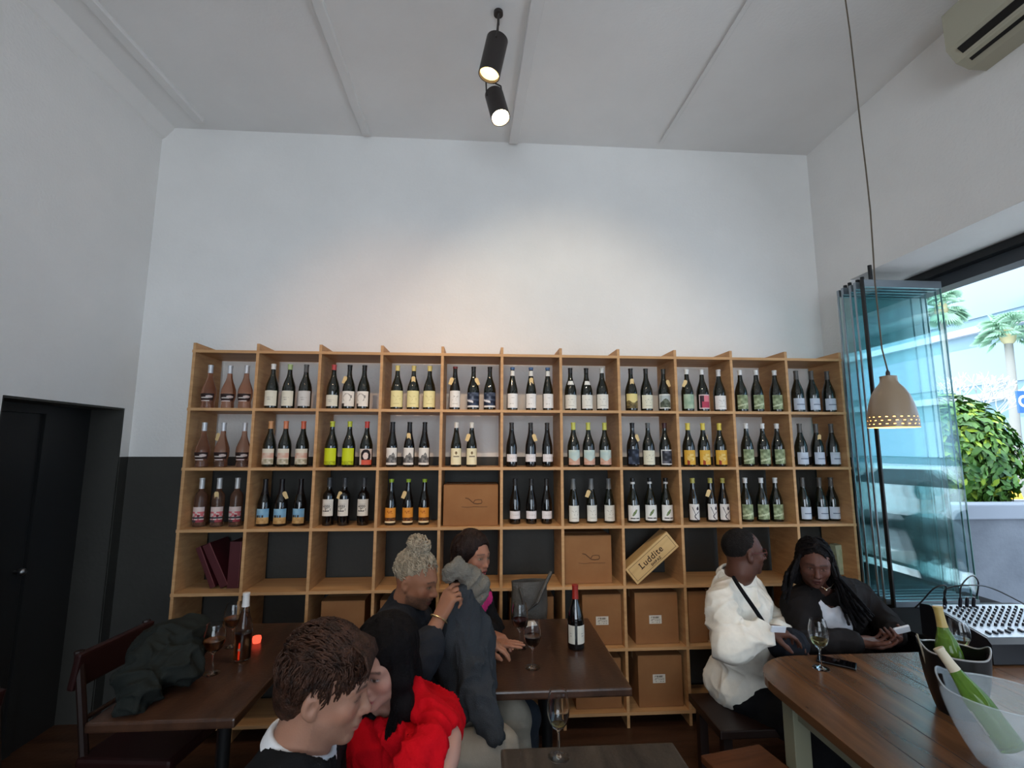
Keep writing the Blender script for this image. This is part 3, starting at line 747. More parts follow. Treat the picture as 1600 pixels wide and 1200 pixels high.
# wine glasses
M_glass = mat('wine_glass', (0.98, 0.99, 0.99), 0.0, trans=1.0, ior=1.35, spec=0.5)
M_red = mat('red_wine', srgb(70, 8, 16), 0.05, trans=0.35, ior=1.33, spec=0.5)
M_whitew = mat('white_wine', srgb(226, 216, 150), 0.0, trans=0.85, ior=1.33)
M_rosew = mat('rose_wine', srgb(226, 158, 110), 0.0, trans=0.6, ior=1.33)
def wine_glass(loc, label, wine=None, lvl=0.45, H=0.205, rb=0.040, tilt=0.0):
    g = empty('wine_glass', loc); tag(g, label, 'glass', None)
    zs = 0.085*H/0.205; hb = H-zs
    prof = [(0, 0.0), (0.034, 0.0), (0.034, 0.0015), (0.012, 0.004), (0.0042, 0.010), (0.0036, zs-0.012), (0.006, zs-0.003), (0.018, zs+0.006), (rb*0.78, zs+hb*0.17), (rb*0.97, zs+hb*0.36), (rb, zs+hb*0.5), (rb*0.95, zs+hb*0.7), (rb*0.76, H)]
    inner = [(rb*0.76-0.0012, H), (rb*0.95-0.0014, zs+hb*0.7), (rb-0.0014, zs+hb*0.5), (rb*0.97-0.0014, zs+hb*0.36), (rb*0.78-0.0014, zs+hb*0.17), (0.016, zs+0.0085), (0.0, zs+0.003)]
    MB().lathe(prof+inner, n=32, cap=False).build('bowl_and_stem', M_glass, g)
    if wine:
        ip = [(r-0.0004 if r > 0.001 else 0, z+0.0004) for r, z in reversed(inner)]
        zt = zs+hb*lvl; pr = []
        for (r0, z0), (r1, z1) in zip(ip[:-1], ip[1:]):
            pr.append((r0, z0))
            if z0 <= zt < z1: pr.append((r0+(r1-r0)*(zt-z0)/(z1-z0), zt)); pr.append((0, zt)); break
        MB().lathe(pr, n=32, cap=False).build('wine', wine, g)
    return g
ZT_ = 0.7508
def onT(px, py, z=ZT_): p = on(px, py, 2, z); return (p[0], p[1], z)
wine_glass(onT(832, 1043), 'glass of red wine standing nearer on the middle table', M_red, 0.42)
wine_glass(onT(812, 1012), 'glass of red wine beside the woman\'s resting hand', M_red, 0.38, 0.21, 0.042)
wine_glass(onT(873, 1183), 'nearly empty wine glass on the worn table at bottom', M_whitew, 0.13, 0.20, 0.036)
wine_glass((*onT(1283, 1044, RZ+0.001)[:2], RZ+0.001), 'wine glass with some white wine beside the black phone', M_whitew, 0.30, 0.205, 0.041)
wine_glass(onT(331, 1052), 'glass of rosé wine nearest on the left table', M_rosew, 0.45, 0.205, 0.045)
wine_glass(onT(362, 1010), 'glass of rosé wine behind the first one on left table', M_rosew, 0.42, 0.205, 0.045)
wine_glass((*on(1500, 1008, 0, 4.02)[:2], RZ+0.001), 'empty looking wine glass behind the black ice bucket', M_whitew, 0.35, 0.2, 0.042)
# bottles on tables
o = make_bottle(it('burgundy', BK, (150, 40, 30), 0.232, (0.03, 0.115), art_plain((214, 206, 190)), '', None, 1.5), (0, 0, 0)); o.location = onT(900, 1012); o.rotation_euler = (0, 0, 0.75)
o2 = add_part('back_label', label_mesh('burgundy', 0.03, 0.115, art_plain((206, 200, 186)), 0.9, turn=-1.5), o)
tag(o, 'dark red wine bottle with red capsule standing on the middle table', 'bottle')
GM['clear'] = M_glass
o = make_bottle(it('slim', 'clear', (214, 212, 210), 0.235, (0.05, 0.06), art_plain((150, 120, 100)), '', None, 0.3), (0, 0, 0)); o.location = onT(378, 1030)
MB().lathe([(0, 0.006), (0.030, 0.006), (0.0345, 0.014), (0.0345, 0.118), (0, 0.118)], n=28, cap=False).build('wine', M_rosew, o)
tag(o, 'clear rosé bottle with silver capsule standing on the left table', 'bottle')
# tealight with a red glow on the left table
M_candle = mat('red_candle_glass', srgb(150, 20, 20), 0.1, trans=0.6, emit=(1.0, 0.12, 0.06), estr=1.2)
o = MB().lathe([(0, 0), (0.018, 0), (0.021, 0.018), (0.019, 0.03), (0.016, 0.03), (0.015, 0.006), (0, 0.005)], n=16, cap=False).build('tealight_holder', M_candle); o.location = onT(401, 1004)
tag(o, 'small glowing red tealight holder beside the rosé bottle', 'candle')
# papers on the middle table
M_napkin = mat('white_paper', srgb(200, 196, 190), 0.8)
o = MB().box((0, 0, 0.002), (0.13, 0.07, 0.003), Matrix.Rotation(0.2, 3, 'Z')).build('folded_paper', M_napkin); o.location = (2.125, -0.36, 0.7505)
tag(o, 'folded white paper at far end of the middle table', 'paper')
# phone on the plank table
M_phone = mat('black_phone', srgb(14, 14, 16), 0.15, spec=0.6)
o = MB().box((0, 0, 0.005), (0.075, 0.15, 0.008), bev=0.003).build('phone', M_phone); p = on(1307, 1037, 2, RZ); o.location = (p[0], p[1], RZ+0.0015); o.rotation_euler = (0, 0, 0.85)
M_scr = mat('phone_screen', srgb(8, 8, 10), 0.04, spec=0.8)
MB().box((0, 0, 0.0092), (0.068, 0.142, 0.0006)).build('screen', M_scr, o)
tag(o, 'black phone lying on the plank table behind the wine glass', 'phone')

# black ice bucket with bottle
M_bucket = mat('black_bucket', srgb(16, 15, 15), 0.35, spec=0.5)
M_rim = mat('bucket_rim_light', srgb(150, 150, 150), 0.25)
BC = at(1489, 1015, 1.80); BC = Vector((BC[0], BC[1], RZ+0.001))
bk = empty('ice_bucket', BC); tag(bk, 'black ice bucket with handle holes behind the clear bucket', 'ice bucket')
bk.rotation_euler = (0, 0, -0.6)
def bucket_shell(rt_, rb_, H, ear, n=48, th=0.004, ringz=()):
    """open tub, rim rising to two ears; returns MB"""
    vs = []; m = MB(); rings = 14
    def P(a, t, off):
        r = rb_+(rt_-rb_)*(1-(1-t)**1.8)-off
        rise = ear*max(0, math.cos(2*a))**2*t**3
        return (r*math.cos(a)*(1+0.06*t), r*math.sin(a)*(1-0.04*t), t*H+rise)
    hole = lambda a, t: abs(abs(math.atan2(math.sin(a), math.cos(a)))-(0 if math.cos(a) > 0 else PI)) < 0.36 and 0.80 < t < 0.93
    for side, off in ((0, 0.0), (1, th)):
        for j in range(rings+1):
            for k in range(n): vs.append(P(2*PI*(k+0.5)/n, max(j/rings, 0.03 if off else 0), off))
    fs = []
    S = (rings+1)*n
    for j in range(rings):
        for k in range(n):
            k2 = (k+1) % n; a = 2*PI*(k+1)/n; t = (j+0.5)/rings
            if hole(a, t): continue
            q = [j*n+k, j*n+k2, (j+1)*n+k2, (j+1)*n+k]
            fs.append(q); fs.append([S+i for i in reversed(q)])
    for k in range(n):
        k2 = (k+1) % n
        fs.append([rings*n+k, rings*n+k2, S+rings*n+k2, S+rings*n+k])
    fs.append(list(reversed(range(n)))); fs.append([S+i for i in range(n)])
    m._f(vs, fs, True); return m, P
m, PP = bucket_shell(0.100, 0.066, 0.215, 0.03)
m.build('tub', M_bucket, bk)
rimpts = [PP(2*PI*k/48, 1.0, 0.002) for k in range(49)]
MB().tube(rimpts, 0.0032, 6, cap=False).build('rim', M_rim, bk)
M_green = mat('green_bottle_glass', srgb(120, 160, 60), 0.04, trans=0.6, ior=1.3)
GM['green'] = M_green
def laid_bottle(kind, glass, cap, tip, toward, label, lab):
    """bottle whose mouth is at tip, its axis running down to the point toward"""
    o = make_bottle(it(kind, glass, cap, 0.225, (0.05, 0.12), art_plain((226, 222, 206)), '', None, 1.6), (0, 0, 0))
    ax = (Vector(tip)-Vector(toward)).normalized(); H = PROF[kind][-1][1]
    o.rotation_euler = ax.to_track_quat('Z', 'Y').to_euler(); o.location = Vector(tip)-ax*H
    tag(o, label, 'bottle'); return o
laid_bottle('burgundy', 'green', (176, 150, 84), BC+Vector((0.0, 0.045, 0.36)), BC+Vector((0.015, 0.01, 0.06)), 'green bottle with gold capsule standing in the black ice bucket', None)
# clear bucket in front
M_frost = mat('frosted_plastic', srgb(216, 226, 232), 0.22, alpha=0.22, spec=0.5)
CC = Vector((3.50, -1.665, RZ+0.001))
cb = empty('ice_bucket', CC, -0.9); tag(cb, 'clear frosted plastic ice bucket nearest the camera at right', 'ice bucket')
m, PP = bucket_shell(0.146, 0.08, 0.205, 0.03, th=0.003)
m.build('tub', M_frost, cb)
MB().tube([PP(2*PI*k/48, 1.0, 0.001) for k in range(49)], 0.003, 6, cap=False).build('rim', M_frost, cb)
laid_bottle('slim', 'green', (200, 186, 160), CC+Vector((-0.085, 0.115, 0.30)), CC+Vector((0.02, -0.01, 0.03)), 'bottle with pale capsule resting slanted in the clear bucket', None)
# stir stick behind the black bucket
o = MB().cyl((0, 0, 0), (0.012, 0.0, 0.20), 0.003, 8).build('stir_stick', mat('pale_stick', srgb(150, 140, 120), 0.5)); p = on(1464, 1004, 0, BC[0]-0.02); o.location = (BC[0]-0.075, BC[1]+0.02, RZ+0.075); o.rotation_euler = (0, -0.28, 0)
tag(o, 'thin pale stick poking out of the black ice bucket', 'stick')

# counter under the window with the sound mixer
M_black = mat('black_cabinet', srgb(20, 19, 20), 0.85, spec=0.1)
ct = empty('window_counter', (0, 0, 0)); tag(ct, 'black counter below the window carrying the sound mixer', 'counter')
MB().bx(4.16, XR-0.024, -0.86, -0.265, 0.738, 0.7655, bev=0.004).build('countertop', M_black, ct)
MB().bx(4.18, XR-0.03, -0.85, -0.275, 0.0, 0.7375).build('cabinet_body', M_black, ct)
A = Vector(on(1453, 953, 2, 0.90)); B = Vector(on(1548, 997, 2, 0.88)); C_ = Vector(on(1548, 943, 2, 0.93))
ux = (C_-A); ux.z = 0; Lx = 0.50; ux.normalize(); uy = Vector((-ux.y, ux.x, 0)); Ly = 0.37
# mixer: long side runs from A towards B (front), width towards C
O_ = Vector((B.x, B.y, 0.767))
mx = empty('sound_mixer', O_, math.atan2(ux.y, ux.x)); tag(mx, 'sound mixer with pale panel, rows of knobs and cables on the counter', 'mixer')
M_mixb = mat('mixer_case', srgb(20, 20, 24), 0.4); M_mixp = mat('mixer_panel', srgb(176, 192, 206), 0.35); M_knob = mat('mixer_knob', srgb(16, 18, 30), 0.4); M_knobw = mat('mixer_knob_cap', srgb(220, 224, 232), 0.4)
zf, zb = 0.105, 0.15
YZX = Matrix(((0, 0, 1, 0), (1, 0, 0, 0), (0, 1, 0, 0), (0, 0, 0, 1)))   # (x,y,z)->(z,x,y): outline in YZ, extruded along X
MB().prism([(0, 0), (Ly, 0), (Ly, zb), (Ly-0.06, zb+0.01), (0.02, zf), (0, zf-0.02)], 0, Lx, YZX).build('mixer_case', M_mixb, mx)
slope = math.atan2(zb+0.01-zf, Ly-0.08)
PM = Matrix.Translation((0, 0.02, zf+0.0005))@Matrix.Rotation(slope, 4, 'X')
def onpanel(nm, mb_, mt_): 
    o = mb_.build(nm, mt_, mx); o.matrix_local = PM; return o
onpanel('panel', MB().bx(0.012, Lx-0.012, 0.004, (Ly-0.08)/math.cos(slope)-0.004, 0, 0.002), M_mixp)
PLY = (Ly-0.08)/math.cos(slope)
kn = MB().lathe([(0.0065, 0), (0.006, 0.011), (0.0045, 0.014), (0, 0.014)], n=10, cap=False).build('knob', M_knob, mx)
capm = MB().lathe([(0.0035, 0.0142), (0.0033, 0.0155), (0, 0.0156)], n=8, cap=False).build('knob_cap', M_knobw, kn)
kk = 0
for i in range(12):
    for j in range(7):
        x = 0.04+i*0.034; y = 0.095+j*0.026
        if kk == 0: k_ = kn
        else:
            k_ = kn.copy(); COL.objects.link(k_); k_.parent = mx; c_ = capm.copy(); COL.objects.link(c_); c_.parent = k_
        k_.matrix_local = PM@Matrix.Translation((x, y, 0.002)); kk += 1
for i in range(12):
    f = onpanel('fader', MB().box((0.04+i*0.034, 0.03+0.03*h2(i, 2), 0.007), (0.011, 0.022, 0.010), bev=0.002), M_knob)
M_cable = mat('black_cable', srgb(12, 12, 14), 0.4)
def cable(pts, label, r=0.0035, plugs=False):
    P = [Vector(p) for p in pts]; out = []
    for i in range(len(P)-1):
        a = P[max(i-1, 0)]; b = P[i]; c = P[i+1]; d = P[min(i+2, len(P)-1)]
        for k in range(8):
            t = k/8; out.append(0.5*((2*b)+(c-a)*t+(2*a-5*b+4*c-d)*t*t+(3*b-a-3*c+d)*t**3))
    out.append(P[-1]); return tag(MB().tube(out, r, 6).build('audio_cable', M_cable), label, 'cable', 'audio cables plugged into the mixer')
mp = lambda x, y, z: Vector(mx.matrix_basis@PM@Vector((x, y, z)))
bpy.context.view_layer.update()
mp = lambda x, y, z: (mx.matrix_world@(PM@Vector((x, y, z))))
cable([mp(0.05, 0.25, 0.03), mp(0.05, 0.26, 0.10), mp(0.16, 0.24, 0.13), mp(0.30, 0.26, 0.10), mp(0.44, 0.2, 0.03), mp(0.49, 0.12, 0.006)], 'long audio cable arching forward across the mixer panel')
cable([mp(0.05, 0.27, 0.03), mp(0.04, 0.25, 0.12), mp(0.0, 0.27, 0.10), mp(-0.03, 0.3, 0.02), mp(-0.05, 0.32, -0.03)], 'audio cable looping over the left end of the mixer')
cable([mp(0.14, 0.27, 0.03), mp(0.14, 0.27, 0.11), mp(0.22, 0.3, 0.15), mp(0.3, 0.34, 0.10), mp(0.34, 0.38, 0.0)], 'audio cable arching off the back of the mixer')
M_plug = mat('plug_body', srgb(30, 26, 34), 0.3, metal=0.4)
for i, (x, y) in enumerate(((0.05, 0.26), (0.14, 0.27), (0.175, 0.27), (0.21, 0.27))):
    p = MB().lathe([(0.008, 0), (0.008, 0.035), (0.005, 0.05), (0, 0.05)], n=10, cap=False).build('plug', M_plug, mx); p.matrix_local = PM@Matrix.Translation((x, y, 0.002))

# ------------------------------------------------------------------ seats, bag, coat
M_redseat = mat('oxblood_leather', srgb(38, 15, 14), 0.5, spec=0.3); M_dwood = mat('dark_chair_wood', srgb(34, 20, 16), 0.4)
def chair(x, y, rz, label, grp='dark wooden chairs'):
    c = empty('dining_chair', (x, y, 0), rz); tag(c, label, 'chair', grp)
    MB().bx(-0.2, 0.2, -0.2, 0.2, 0.43, 0.475, bev=0.015).build('seat', M_redseat, c)
    for sx in (-1, 1):
        MB().box((sx*0.17, 0.18, 0.215), (0.032, 0.032, 0.428), bev=0.003).build('leg', M_dwood, c)
        MB().tube([(sx*0.17, -0.18, 0.001), (sx*0.17, -0.18, 0.43), (sx*0.175, -0.215, 0.66), (sx*0.18, -0.25, 0.88)], 0.017, 8).build('leg', M_dwood, c)
    MB().box((0, -0.245, 0.80), (0.40, 0.03, 0.15), Matrix.Rotation(-0.15, 3, 'X'), bev=0.01).build('backrest', M_redseat, c)
    MB().cyl((-0.17, -0.22, 0.6), (0.17, -0.22, 0.6), 0.01).build('back_rail', M_dwood, c)
    for sx in (-1, 1): MB().cyl((sx*0.17, 0.18, 0.2), (sx*0.17, -0.18, 0.2), 0.009).build('stretcher', M_dwood, c)
    return c
chair(0.445, -0.76, -PI/2-0.10, 'red backed chair under the dark coat, left of left table')
chair(0.40, -1.40, -PI/2+0.05, 'dark chair with high back at bottom left edge of picture')
def stool(x, y, zs, r, label, m, legs=M_dwood):
    t = empty('stool', (x, y, 0)); tag(t, label, 'stool')
    MB().lathe([(0, zs-0.035), (r-0.01, zs-0.035), (r, zs-0.028), (r, zs-0.006), (r-0.008, zs), (0, zs)], n=36).build('seat', m, t)
    for k in range(4):
        a = PI/4+k*PI/2; MB().cyl((math.cos(a)*r*0.6, math.sin(a)*r*0.6, zs-0.0355), (math.cos(a)*r*0.95, math.sin(a)*r*0.95, 0.001), 0.014, 10).build('leg', legs, t)
    return t
stool(2.165, -0.115, 0.66, 0.125, 'stool at far end of middle table carrying the grey handbag', M_dwood)
M_orwood = wood('orange_wood', srgb(78, 44, 26), srgb(104, 62, 36), scale=(2, 20, 20))
t = empty('stool', (2.97, -1.14, 0), 0.2); tag(t, 'low square orange wood stool at the bottom beside the plank table', 'stool')
MB().bx(-0.15, 0.15, -0.14, 0.14, 0.42, 0.45, bev=0.008).build('seat', M_orwood, t)
for sx in (-1, 1):
    for sy in (-1, 1): MB().cyl((sx*0.115, sy*0.105, 0.4195), (sx*0.13, sy*0.12, 0.001), 0.014, 10).build('leg', M_dwood, t)
def bench(x0, x1, y0, y1, label):
    t = empty('bench', ((x0+x1)/2, (y0+y1)/2, 0)); tag(t, label, 'bench'); w = (x1-x0)/2; d = (y1-y0)/2
    MB().bx(-w, w, -d, d, 0.345, 0.385, bev=0.006).build('seat', M_dwood, t)
    for sx in (-1, 1):
        for sy in (-1, 1): MB().bx(sx*(w-0.05)-0.022, sx*(w-0.05)+0.022, sy*(d-0.05)-0.022, sy*(d-0.05)+0.022, 0.001, 0.3445).build('leg', M_dwood, t)
bench(1.22, 1.62, -1.28, -0.40, 'dark bench under the grey haired man and the woman behind')
bench(3.02, 4.10, -0.76, -0.40, 'dark bench under the man in white shirt and braided woman')
# grey handbag on the stool
M_bag = add_noise_color(mat('grey_bag_leather', srgb(74, 70, 66), 0.45, spec=0.4), srgb(60, 56, 52), srgb(90, 86, 80), scale=(9, 9, 9), bump=0.4, bscale=90)
hb = empty('handbag', (2.165, -0.125, 0.662), 0.15); tag(hb, 'grey open handbag with looped strap at far end of middle table', 'handbag')
def oval(a, b, z, n=28, wob=0.0): return [(a*math.cos(2*PI*k/n)*(1+wob*math.sin(k*1.7)), b*math.sin(2*PI*k/n)*(1+wob*math.cos(k*2.3)), z) for k in range(n)]
rings = [oval(0.10, 0.05, 0.0), oval(0.112, 0.062, 0.03), oval(0.115, 0.064, 0.12, wob=0.02), oval(0.108, 0.05, 0.21, wob=0.05), oval(0.112, 0.044, 0.262, wob=0.06), oval(0.106, 0.038, 0.262, wob=0.06), oval(0.10, 0.05, 0.10)]
m = MB(); vs = [v for r in rings for v in r]; n = 28
m._f(vs, [(j*n+k, j*n+(k+1) % n, (j+1)*n+(k+1) % n, (j+1)*n+k) for j in range(len(rings)-1) for k in range(n)]+[tuple(reversed(range(n))), tuple(range((len(rings)-1)*n, len(rings)*n))], True)
m.build('bag_body', M_bag, hb)
MB().tube([(-0.07, -0.05, 0.235), (-0.03, -0.062, 0.10), (0.03, -0.075, 0.15), (0.09, -0.07, 0.265), (0.125, -0.05, 0.315), (0.135, -0.02, 0.30), (0.11, 0.0, 0.24)], [0.010]*7, 8).build('strap', M_bag, hb)
# ------------------------------------------------------------------ ceiling lamps, pendant, air conditioner
M_can = mat('black_lamp_can', srgb(44, 38, 36), 0.45); M_lampwarm = mat('lamp_reflector', srgb(240, 220, 170), 0.3, emit=(1.0, 0.72, 0.34), estr=1.6)
M_bulb = mat('lit_bulb', (1, 1, 1), 0.5, emit=(1.0, 0.86, 0.60), estr=30.0); M_bulb1 = mat('lit_bulb_side', (1, 1, 1), 0.5, emit=(1.0, 0.80, 0.46), estr=4.0)
def can_lamp(base, d, label, bulb, bright):
    t = empty('ceiling_spotlight', (base.x, base.y, ZC)); tag(t, label, 'spotlight', None)
    B = Vector((0, 0, base.z-ZC)); q = d.to_track_quat('Z', 'Y').to_matrix()
    MB().lathe([(0.026, -0.02), (0.026, -0.001)], (0, 0.0, 0), n=20).build('ceiling_rose', M_can, t)
    s = q@Vector((1, 0, 0))
    MB().cyl((0, 0, -0.02), B*0.55, 0.007, 8).tube([B*0.5+s*0.058, B+d*0.05+s*0.062, B+d*0.07+s*0.062], 0.005, 6).tube([B*0.5-s*0.058, B+d*0.05-s*0.062, B+d*0.07-s*0.062], 0.005, 6).tube([B*0.5-s*0.058, B*0.5+s*0.058], 0.005, 6).build('bracket', M_can, t)
    Bc = B+d*0.02
    MB().lathe([(0.0, 0.0), (0.050, 0.0), (0.060, 0.006), (0.060, 0.23), (0.055, 0.23), (0.052, 0.05), (0, 0.05)], Bc, n=36, rot=q, cap=False).build('lamp_can', M_can, t)
    MB().lathe([(0.02, 0.08), (0.042, 0.15), (0.053, 0.215)], Bc, n=32, rot=q, cap=False).build('reflector', M_lampwarm, t)
    MB().lathe([(0.0, 0.085), (0.026, 0.10), (0.036, 0.15), (0.028, 0.168), (0.0, 0.175)] if not bright else [(0.0, 0.09), (0.03, 0.12), (0.051, 0.20), (0.042, 0.222), (0.0, 0.231)], Bc, n=24, rot=q, cap=False).build('bulb', bulb, t)
    MB().cyl(Bc-s*0.02+d*-0.002, Bc-s*0.02-d*0.03+Vector((0, 0.02, 0.0)), 0.004, 6).build('cord', M_can, t)
    return t
can_lamp(LAMP_A[0], LAMP_A[1], 'upper dark ceiling spotlight can pointing straight down', M_bulb1, False)
can_lamp(LAMP_B[0], LAMP_B[1], 'lower ceiling spotlight with dazzling bulb facing the room', M_bulb, True)

# pendant over the plank table
PD = 2.05
base = Vector(at(1396, 668, PD)); topn = Vector(at(1382, 583, PD+0.02)); 
Hs = 0.235; Rs = 0.092
pend = empty('pendant_lamp', (base.x, base.y, base.z)); tag(pend, 'tan metal pendant lamp with pierced rim hanging before the window', 'pendant lamp')
M_shade = mat('taupe_enamel', srgb(150, 128, 104), 0.3, spec=0.5, coat=0.3); M_shin = mat('shade_inside', srgb(226, 190, 120), 0.5, emit=(1.0, 0.66, 0.22), estr=0.7)
prof = [(Rs, 0.0), (0.0905, 0.03), (0.087, 0.06), (0.080, 0.10), (0.068, 0.14), (0.052, 0.17), (0.036, 0.19), (0.0315, 0.2), (0.0315, 0.222), (0.012, 0.226)]
NS = 66
def shade_mesh(prof, off, holes=True):
    m = MB(); zs = np.linspace(0, 0.075, 26).tolist(); zz = zs+[z for r, z in prof if z > 0.078]
    def R(z):
        for (r0, z0), (r1, z1) in zip(prof[:-1], prof[1:]):
            if z0 <= z <= z1: return r0+(r1-r0)*(z-z0)/(z1-z0)
        return prof[-1][0]
    vs = [((R(z)-off)*math.cos(2*PI*k/NS), (R(z)-off)*math.sin(2*PI*k/NS), z) for z in zz for k in range(NS)]
    fs = []
    for j in range(len(zz)-1):
        for k in range(NS):
            if holes and ((j in (4, 14) and k % 3 == 0) or (j == 9 and k % 3 == 1)): continue
            k2 = (k+1) % NS; fs.append((j*NS+k, j*NS+k2, (j+1)*NS+k2, (j+1)*NS+k))
    m._f(vs, fs, True); return m
shade_mesh(prof, 0.0).build('lamp_shade', M_shade, pend)
shade_mesh(prof, 0.0015).build('shade_lining', M_shin, pend)
M_pb = mat('pendant_bulb', (1, 1, 1), 0.5, emit=(1.0, 0.75, 0.4), estr=6)
MB().sphere((0, 0, 0.115), 0.03).build('bulb', M_pb, pend)
MB().lathe([(0.008, 0.2265), (0.008, 0.24), (0.003, 0.25)], n=10).build('cord_grip', M_can, pend)
cpx = [(1382, 583), (1378, 545), (1372, 490), (1367, 440), (1364, 390), (1360, 330), (1353, 265), (1345, 200), (1336, 120), (1328, 50), (1321, 0), (1314, -60), (1311, -150), (1309, -270)]
pts = []
for i, (x, y) in enumerate(cpx):
    f = i/(len(cpx)-1); p = Vector(on(x, y, 1, base.y+0.0)) if i else Vector((base.x, base.y, base.z+0.25))
    pts.append(p-base)
top = pts[-1]; pts[-1] = Vector((top.x, top.y, ZC-base.z-0.0005)) if top.z > ZC-base.z-0.6 else top
if pts[-1].z < ZC-base.z-0.001: pts.append(Vector((pts[-1].x, pts[-1].y, ZC-base.z-0.0005)))
pts = [p for p in pts[:-1] if p.z < ZC-base.z-0.02]+[pts[-1]]
M_cord = mat('braided_cord', srgb(88, 76, 62), 0.7)
MB().tube(pts, 0.0032, 6).build('cord', M_cord, pend)
MB().lathe([(0.03, -0.02), (0.04, -0.0005)], pts[-1], n=16).build('ceiling_hook_plate', M_shade, pend)
# pendant light itself
l = bpy.data.lights.new('pendant_light', 'POINT'); l.energy = 3.0; l.color = (1.0, 0.7, 0.38); l.shadow_soft_size = 0.03
lo = bpy.data.objects.new('pendant_light', l); COL.objects.link(lo); lo.location = base+Vector((0, 0, 0.06))

# air conditioner high on the right wall
ac = empty('air_conditioner', (XR, 0, 0)); tag(ac, 'cream wall air conditioner with black louvre slot, top right', 'air conditioner')
M_ac = mat('aged_cream_plastic', srgb(176, 172, 152), 0.45); M_slot = mat('louvre_shadow', srgb(14, 14, 14), 0.6); M_acg = mat('grey_louvre', srgb(120, 120, 116), 0.4)
ay0, ay1, az0, az1, ad = -1.03, -1.90, 3.74, 4.08, 0.22
XZ = Matrix(((1, 0, 0, 0), (0, 0, 1, 0), (0, 1, 0, 0), (0, 0, 0, 1)))  # (x,y,z)->(x,z,y)
out = [(-0.001, az0), (-0.10, az0), (-0.17, az0+0.03), (-ad, az0+0.10), (-ad, az1-0.03), (-ad+0.03, az1), (-0.001, az1)]
MB().prism(out, ay1, ay0, XZ).build('housing', M_ac, ac)
def strip(t0, t1, y0, y1, push, nm, mt_):
    a = Vector((-0.10, 0, az0)); b = Vector((-ad, 0, az0+0.10)); u = (b-a).normalized(); n = Vector((u.z, 0, -u.x))
    if n.x > 0: n = -n
    Lh = (b-a).length; vs = []
    for y in (y0, y1):
        for t in (t0, t1):
            for o_ in (-0.01, push): p = a+u*t*Lh+n*o_; vs.append((p.x, y, p.z))
    mm = MB(); mm._f(vs, [(0, 1, 3, 2), (4, 6, 7, 5), (0, 4, 5, 1), (2, 3, 7, 6), (0, 2, 6, 4), (1, 5, 7, 3)]); mm.build(nm, mt_, ac)
strip(0.22, 0.86, ay0-0.05, ay1+0.05, 0.016, 'air_slot', M_slot)
strip(0.44, 0.54, ay0-0.055, ay1+0.055, 0.019, 'louvre', M_acg)
# ------------------------------------------------------------------ folded glass panels and the street
def pane_mat(name, tint, edge=False):
    m = bpy.data.materials.new(name); m.use_nodes = True; n = m.node_tree.nodes; l = m.node_tree.links
    for x in list(n):
        if x.type == 'BSDF_PRINCIPLED': n.remove(x)
    out = [x for x in n if x.type == 'OUTPUT_MATERIAL'][0]
    tr = n.new('ShaderNodeBsdfTransparent'); tr.inputs[0].default_value = (*tint, 1)
    gl = n.new('ShaderNodeBsdfGlossy'); gl.inputs['Roughness'].default_value = 0.0; gl.inputs[0].default_value = (0.9, 1, 1, 1)
    fr = n.new('ShaderNodeFresnel'); ge = n.new('ShaderNodeNewGeometry'); mr = n.new('ShaderNodeMapRange'); mr.inputs[3].default_value = 1.8; mr.inputs[4].default_value = 1/1.8; l.new(ge.outputs['Backfacing'], mr.inputs[0]); l.new(mr.outputs[0], fr.inputs[0])
    mx_ = n.new('ShaderNodeMixShader'); l.new(fr.outputs[0], mx_.inputs[0]); l.new(tr.outputs[0], mx_.inputs[1]); l.new(gl.outputs[0], mx_.inputs[2]); l.new(mx_.outputs[0], out.inputs[0])
    return m
M_pane = pane_mat('tinted_pane', (0.90, 0.975, 0.98))
M_pedge = mat('green_glass_edge', srgb(120, 170, 165), 0.15, spec=0.6, trans=0.3)
M_alu = mat('satin_aluminium', srgb(150, 158, 165), 0.35, metal=0.8)
M_seal = mat('black_seal', srgb(16, 18, 20), 0.5)
PX0, PX1 = 4.405, 4.955; PZ0, PZ1 = 0.80, 2.80
NP = 5
for i in range(NP):
    y = -0.255+i*0.056
    g = empty('folding_glass_panel', (0, y, 0))
    where = ['nearest the room, reflecting the street', 'second in the folded stack', 'third in the folded stack', 'fourth in the folded stack', 'last of the stack by the wall'][i]
    tag(g, 'frameless folding glass panel, '+where, 'glass panel', 'folding glass panels stacked at the window')
    x0 = PX0-0.012*(i % 2); x1 = PX1+0.02*(i % 2)
    mb_ = MB(); mb_.bx(x0+0.003, x1-0.003, -0.005, 0.005, PZ0, PZ1); mb_.build('pane', M_pane, g)
    MB().bx(x0, x0+0.0028, -0.0052, 0.0052, PZ0, PZ1).bx(x1-0.0028, x1, -0.0052, 0.0052, PZ0, PZ1).build('glass_edge', M_pedge, g)
    MB().bx(x0, x1, -0.011, 0.011, PZ1+0.0005, PZ1+0.05).build('top_rail', M_alu, g)
    MB().bx(x0, x1, -0.011, 0.011, WZ0+0.021, PZ0-0.0005).build('bottom_rail', M_alu, g)
    MB().bx(x0-0.010, x0-0.0005, -0.013, 0.013, WZ0+0.021, PZ1+0.055).build('edge_seal', M_seal, g) if i == 0 else MB().bx(x0-0.004, x0-0.0005, -0.007, 0.007, PZ0, PZ1).build('edge_seal', M_alu, g)
    MB().cyl((x0+0.06, 0, PZ1+0.05), (x0+0.06, 0, WZ1-0.002 if i == 0 else PZ1+0.09), 0.012, 10).build('roller_pin', M_seal, g)

